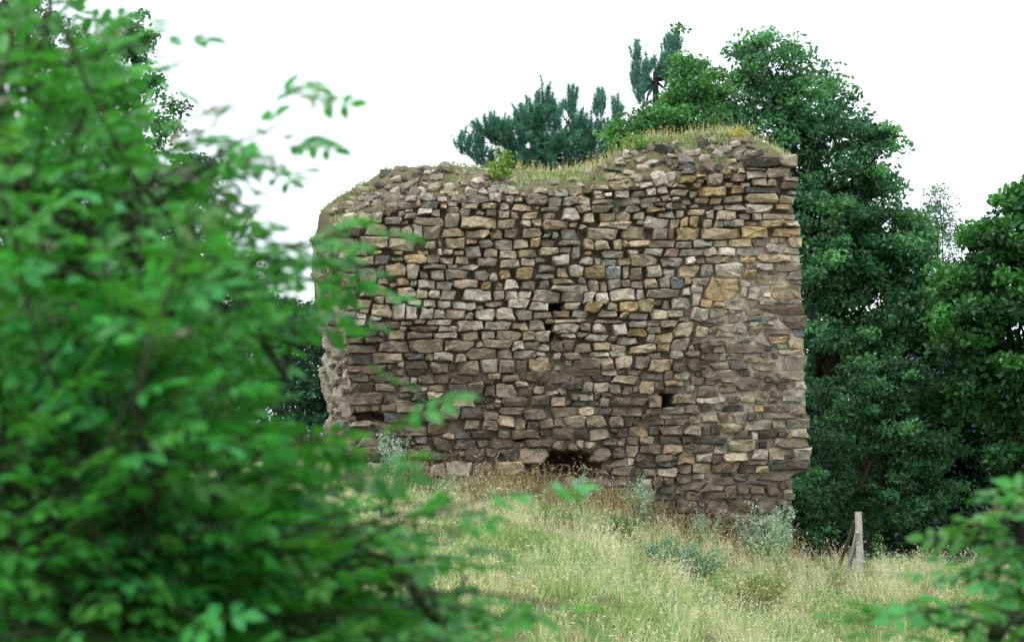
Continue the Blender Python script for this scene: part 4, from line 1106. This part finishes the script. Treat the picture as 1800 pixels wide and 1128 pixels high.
# ------------------------------------------------------------------ fence post with its two struts, white tub
pb = gb(1513, 1012)
Yp = pb[1]
post = empty("fence_post", pb); tag(post, "weathered grey wooden fence post with two leaning struts in the long grass", "fence post")
WOOD = (.50, .455, .42)


def pole(name, a, b, r, col, parent, n=10):
    a = np.asarray(a) - pb; b = np.asarray(b) - pb
    pts = curve_pts(a, b, 0, 7, .003)
    V, T = tube(pts, r * np.array([1.06, 1.03, 1, 1, .98, .97, .94]), n, .05)
    o = link(name, mesh_np(name, V, T, np.tile(col, (len(V), 1)), False), M_BARK, parent)
    return o


tp = px(1508.5, 899, Yp)
pole("post", pb - [0, 0, .25], tp, .052, WOOD, post)
a = gb(1486, 1008)
pole("strut", a - [0, 0, .1], px(1506, 934, Yp - .03) + [0, -.05, 0], .031, (.46, .43, .42), post)
b2 = gp(1470, Yp + .9)
pole("strut", b2, px(1503, 915, Yp + .06), .026, (.16, .13, .10), post)

p = gb(1735, 974)
tub = empty("white_tub", p); tag(tub, "small white tub lying at the edge of the wood behind the right hand bush", "tub")
c = np.array([0, 0, .07])
hx, hy, hz = .095, .08, .075
ring = lambda f, z: [(-hx * f + c[0], -hy * f, z), (hx * f + c[0], -hy * f, z), (hx * f + c[0], hy * f, z), (-hx * f + c[0], hy * f, z)]
z1 = c[2] + hz; z0 = min(0.0, c[2] - hz)
V = np.array(ring(.8, z0) + ring(1, z1 - .015) + ring(1.1, z1 - .015) + ring(1.1, z1) + ring(.93, z1) + ring(.75, z0 + .02))
T = [(0, 3, 2, 1)]
for r_ in range(5):
    T += [(r_ * 4 + i, r_ * 4 + (i + 1) % 4, r_ * 4 + 4 + (i + 1) % 4, r_ * 4 + 4 + i) for i in range(4)]
T += [(20, 21, 22, 23)]
m, n_, o_ = new_mat("white plastic")
pr = n_.nodes.new("ShaderNodeBsdfPrincipled"); pr.inputs["Base Color"].default_value = (.8, .82, .86, 1); pr.inputs["Roughness"].default_value = .5
n_.links.new(pr.outputs[0], o_.inputs[0])
link("tub_body", mesh_np("tub_body", V, T), m, tub)


# ------------------------------------------------------------------ near elder bushes (soft: far in front of the focus)
def elder_leaf(nl, L, Wd, seed):
    r = np.random.default_rng(seed)
    V = []; T = []; K = []
    rach = L * (1.0 + .9 * (nl - 3) / 2)
    col = np.array([.055, .245, .044]) * r.uniform(.9, 1.1)
    def leaflet(base, dirn, l, wd):
        dirn = dirn / np.linalg.norm(dirn); sd_ = np.cross([0, 0, 1.0], dirn); sd_ /= np.linalg.norm(sd_)
        k = len(V); dz = r.uniform(-.25, .05) * l; cup = wd * r.uniform(.12, .3)
        def pt(t, s): return base + dirn * l * t + sd_ * s * wd * .5 + np.array([0, 0, dz * t * t + (cup * abs(s))])
        V.extend([pt(0, 0), pt(.28, -.85), pt(.28, 0), pt(.28, .85), pt(.62, -.9), pt(.62, 0), pt(.62, .9), pt(1, 0)])
        T.extend([(k, k + 2, k + 1), (k, k + 3, k + 2), (k + 1, k + 2, k + 5), (k + 1, k + 5, k + 4), (k + 2, k + 3, k + 6), (k + 2, k + 6, k + 5), (k + 4, k + 5, k + 7), (k + 5, k + 6, k + 7)])
        c = col * r.uniform(.8, 1.25); K.extend([c] * 8)
    nb = (nl - 1) // 2
    for i in range(nb):
        t = rach * (.35 + .5 * i / max(nb - 1, 1) if nb > 1 else .45)
        for sg in (-1, 1):
            an = sg * r.uniform(.85, 1.15)
            leaflet(np.array([t, 0, 0]), np.array([math.cos(an), math.sin(an), r.uniform(-.25, .1)]), L * r.uniform(.8, 1), Wd * r.uniform(.85, 1.1))
    leaflet(np.array([rach, 0, 0]), np.array([1, r.uniform(-.15, .15), -.15]), L * 1.1, Wd * 1.1)
    k = len(V); V.extend([np.array([0, -.0015, 0]), np.array([0, .0015, 0]), np.array([rach, .001, 0]), np.array([rach, -.001, 0])])
    T.extend([(k, k + 1, k + 2), (k, k + 2, k + 3)]); K.extend([np.array([.08, .14, .05])] * 4)
    return np.array(V), np.array(T), np.array(K)


LEAVES = [elder_leaf(5 if i % 3 else 7, .045, .0245, 40 + i) for i in range(6)]


def umbel(seed, rad, col):
    r = np.random.default_rng(seed); mb = MB()
    for i in range(46):
        a = r.uniform(0, 2 * math.pi); q = rad * math.sqrt(r.random())
        c = np.array([q * math.cos(a), q * math.sin(a), rad * .55 - q * q / rad * .35 + r.normal(0, .003)])
        o = .0042; P = c + np.array([[o, 0, 0], [-o, 0, 0], [0, o, 0], [0, -o, 0], [0, 0, o], [0, 0, -o]])
        mb.add(P, [(0, 2, 4), (2, 1, 4), (1, 3, 4), (3, 0, 4), (2, 0, 5), (1, 2, 5), (3, 1, 5), (0, 3, 5)], np.array(col) * r.uniform(.75, 1.2))
        if i % 3 == 0:
            mb.add([[-.0006, 0, 0], [.0006, 0, 0], c], [(0, 1, 2)], np.array(col) * .7)
    return mb


def basis(axis, nrm):
    x = axis / np.linalg.norm(axis); z = nrm - x * (nrm @ x); z /= np.linalg.norm(z) + 1e-9
    return np.stack([x, np.cross(z, x), z], 1)


def elder(name, label, base, shoots, stems, ucol, nparts, shootlen, lmul=1.0):
    """shoots: (u, v, Y, du, dv, leaves, umbel): the tip of a shoot and the way it points in the picture"""
    root = empty(name, base); tag(root, label, "elder bush")
    base = np.asarray(base, float)
    stem_pts = []
    for (u, v, Y) in stems:
        t = px(u, v, Y)
        pts = curve_pts(base + rng.normal(0, .06, 3) * [1, 1, 0], t, random.uniform(-.05, .2), 9, .02)
        stem_pts.append(pts)
        V, T = tube(pts, np.linspace(.016, .004, 9), 7, .1)
        link("stem", mesh_np("stem", V - base, T, np.tile((.055, .06, .038), (len(V), 1)), True), M_BARK, root)
    allst = np.concatenate([np.array([p[:-1] * (1 - t) + p[1:] * t for t in (0, .5)]).reshape(-1, 3) for p in stem_pts])
    items = []
    heads = []
    for (u, v, Y, du, dv, nl, um) in shoots:
        hd = math.hypot(du, dv); u -= du / hd * 75; v -= dv / hd * 55
        tip = px(u, v, Y)
        dirn = np.array([du, random.uniform(-.5, .3), -dv]); dirn = dirn / np.linalg.norm(dirn)
        st = tip - dirn * shootlen * random.uniform(.8, 1.2) - np.array([0, 0, .03])
        an = allst[np.argmin(np.linalg.norm(allst - st + np.array([0, 0, .12]), axis=1))]
        pts = np.concatenate([curve_pts(an, st, .04, 4, .01)[:-1], curve_pts(st, tip, .02, 5, .006)])
        V, T = tube(pts, np.linspace(.0055, .002, len(pts)), 5)
        br = link("branch", mesh_np("branch", V - base, T, np.tile((.075, .085, .045), (len(V), 1)), True), M_BARK, root)
        for i in range(nl):
            f = 1 - i // 2 * (2.0 / max(nl, 2)) * .9
            p = st + (tip - st) * f
            sg = 1 if i % 2 else -1
            side_ = norm(np.cross(dirn, np.array([0, 0, 1.0]) + rng.normal(0, .5, 3)))
            ax = norm(dirn * random.uniform(.3, .9) + side_ * sg * random.uniform(.5, 1.0) + rng.normal(0, .22, 3)); ax[2] *= .4
            nr = np.array([0, -.25, 1.0]) + rng.normal(0, .38, 3)
            items.append((p, basis(ax, nr), lmul * random.uniform(.75, 1.2), random.randrange(6), Y, br))
        if um:
            heads.append((tip + np.array([0, 0, .01]), um))
    items.sort(key=lambda t: t[4])
    meshes = [mesh_np("leaf", *L_, True) for L_ in LEAVES]
    for p, R, sc, k, Y, br in items[:nparts]:
        o = link("leaf", meshes[k], M_ELDER, br)
        o.location = [float(x) for x in p - base]
        from mathutils import Matrix
        o.rotation_euler = Matrix(R.tolist()).to_euler()
        o.scale = (sc, sc, sc)
    if len(items) > nparts:
        mb = MB()
        for p, R, sc, k, Y, br in items[nparts:]:
            V, T, K = LEAVES[k]
            mb.add((V * sc) @ R.T + p - base, T, K * random.uniform(.7, 1.3))
        o = link("inner_foliage", mb.mesh("inner_foliage", True), M_ELDER, root); o["kind"] = "stuff"
    for i, (p, um) in enumerate(heads):
        m_ = umbel(100 + i, .045 * um, ucol)
        o = link("flower_cluster", m_.mesh("flower_cluster"), M_WEED, root)
        o.location = [float(x) for x in p - base]; o.rotation_euler = (random.uniform(.1, .7), random.uniform(-.4, .4), 0)
    print(name, len(items), "leaves")
    return root


# left bush: outline of the leafy mass in the photograph
OUT = [(-60, -60), (120, -60), (215, 10), (265, 90), (260, 170), (300, 250), (370, 330), (420, 400), (500, 450), (545, 520), (530, 590), (500, 690), (560, 780), (640, 850), (700, 900), (770, 950), (840, 1010), (900, 1100), (900, 1200), (-60, 1200)]


def in_poly(u, v, P=OUT):
    r = False
    for i in range(len(P)):
        (x1, y1), (x2, y2) = P[i], P[i - 1]
        if (y1 > v) != (y2 > v) and u < (x2 - x1) * (v - y1) / (y2 - y1) + x1: r = not r
    return r


shoots = []
tries = 0
cand = []
while len(cand) < 420 and tries < 60000:
    tries += 1
    u = random.uniform(-60, 900); v = random.uniform(-60, 1190)
    if not in_poly(u, v): continue
    if any((u - a) ** 2 + (v - b) ** 2 < 33 ** 2 for a, b in cand): continue
    cand.append((u, v))
for (u, v) in cand:
    Y = random.uniform(4.9, 8.0)
    dx, dy = u - 60, v - 980
    l = math.hypot(dx, dy) + 1
    shoots.append((u, v, Y, dx / l + random.uniform(-.4, .5), dy / l * .8 + random.uniform(-.4, .3), random.choice((7, 8, 9)), random.choice((0, 0, 0, 0, 0, 0, 0, 1.0))))
# the parts of the same bush above and beside the picture
for i in range(130):
    u, v = (random.uniform(-700, 60), random.uniform(-500, 1100)) if i % 2 else (random.uniform(-600, 130), random.uniform(-520, -60))
    if u > -60 and v > -60: continue
    shoots.append((u, v, random.uniform(5.2, 8.2), random.uniform(-.3, .8), random.uniform(-1, .2), 8, 0))
for i in range(110):
    u, v = random.uniform(-60, 620), random.uniform(150, 1200)
    if in_poly(u + 60, v - 40): shoots.append((u, v, random.uniform(7.0, 8.6), random.uniform(-.3, .9), random.uniform(-.8, .3), 8, 0))
# the sprays that stand free against the sky, the wall and the grass
FREE = [(340, 65, 5.6, 1, -.2, 3, 0), (330, 140, 5.6, 1, .1, 2, 0), (445, 185, 5.5, .9, -.6, 7, .8), (620, 165, 5.3, .9, -.4, 6, .9), (575, 245, 5.4, 1, -.2, 2, 0), (490, 250, 5.5, .8, -.5, 7, 0), (400, 240, 5.6, .9, -.3, 5, .8), (540, 310, 5.5, 1, .0, 6, 1.0), (470, 380, 5.6, 1, -.2, 6, 1.0), (440, 350, 5.6, 1, -.1, 4, .9),
        (690, 385, 5.2, 1, -.3, 5, 0), (600, 425, 5.4, 1, -.1, 7, 0), (660, 475, 5.4, 1, .1, 6, 0), (600, 530, 5.5, 1, .1, 7, 0), (560, 470, 5.6, 1, 0, 8, 0), (590, 585, 5.6, 1, .1, 6, 0), (660, 560, 5.4, 1, .2, 4, 0), (640, 440, 5.3, 1, .1, 4, 0), (600, 470, 5.3, 1, .1, 5, 0), (680, 505, 5.4, 1, .1, 3, 0), (690, 640, 5.4, 1, .2, 1, 0), (760, 735, 5.2, 1, -.2, 4, 0),
        (740, 820, 5.2, 1, .2, 3, 0), (1025, 850, 5.0, 1, -.2, 2, 0), (930, 890, 5.1, 1, -.1, 4, 0), (870, 930, 5.1, 1, 0, 4, 0), (820, 880, 5.2, 1, -.1, 4, 0), (920, 1000, 5.2, 1, .1, 4, 0), (860, 960, 5.2, 1, .1, 4, 0), (1060, 1080, 5.1, 1, .2, 4, 0), (960, 1090, 5.1, 1, .1, 4, 0), (700, 860, 5.3, 1, .1, 4, .8)]
shoots += FREE
for i in range(34):
    t = random.random(); u = random.uniform(420, 640 + 270 * t); v = 790 + 350 * t + random.uniform(-30, 40)
    shoots.append((u, v, random.uniform(5.0, 6.0), random.uniform(.4, 1), random.uniform(-.4, .3), 8, 0))
elder("elder_bush", "large out of focus elder bush filling the left foreground", (-1.05, 6.0, float(ground(-1.05, 6.0))),
      shoots, [(60, 250, 6.0), (250, 330, 5.9), (520, 545, 5.7), (470, 820, 5.7), (150, 700, 6.2), (620, 1000, 5.5), (30, 950, 5.6), (820, 1010, 5.4), (350, 1050, 5.3), (380, 330, 5.7)], (.47, .44, .36), 300, .30)

RS = [(1800, 790, 6.2, -.4, -.8, 7, 0), (1760, 845, 6.2, -.7, -.6, 7, 0), (1480, 1085, 6.0, -1, .0, 4, 0), (1530, 1075, 6.0, -1, .05, 5, 0), (1690, 940, 6.2, -.9, -.3, 6, 0), (1700, 885, 6.3, -.6, -.7, 5, 0), (1770, 830, 6.2, -.3, -.9, 4, 0), (1735, 860, 6.2, -.4, -.8, 3, 1.0), (1662, 925, 6.2, -.8, -.4, 3, 1.1), (1790, 900, 6.3, -.2, -.8, 4, 0), (1640, 985, 6.2, -1, -.2, 5, 0), (1450, 1085, 6.0, -1, .0, 2, 0), (1560, 1070, 6.0, -1, .0, 4, 0), (1610, 1000, 6.2, -1, -.2, 3, 0),
      (1700, 980, 6.3, -.8, -.5, 5, 0), (1780, 980, 6.3, -.4, -.7, 5, 0), (1640, 1080, 6.1, -1, 0, 5, 0), (1740, 1060, 6.2, -.7, -.4, 6, 0), (1800, 1080, 6.3, -.5, -.4, 6, 0), (1530, 1120, 6.0, -1, .1, 3, 0), (1690, 1120, 6.1, -.8, -.2, 5, 0), (1830, 870, 6.2, -.3, -.8, 5, 0), (1850, 980, 6.3, -.3, -.6, 6, 0), (1790, 1130, 6.2, -.5, -.3, 5, 0), (1600, 1150, 6.0, -.8, 0, 4, 0)]
for i in range(16):
    u = random.uniform(1660, 1900); v = random.uniform(max(840, 1700 - (u - 1100) * 1.15), 1200)
    RS.append((u, v, random.uniform(6.2, 7.4), random.uniform(-1, .1), random.uniform(-.9, .1), 6, 0))
elder("elder_bush", "out of focus elder branch with pale green flower heads at the lower right", (1.35, 6.4, float(ground(1.35, 6.4))),
      RS, [(1830, 900, 6.4), (1790, 1010, 6.4), (1700, 1120, 6.2), (1860, 980, 6.4)], (.38, .42, .26), 300, .22, .95)
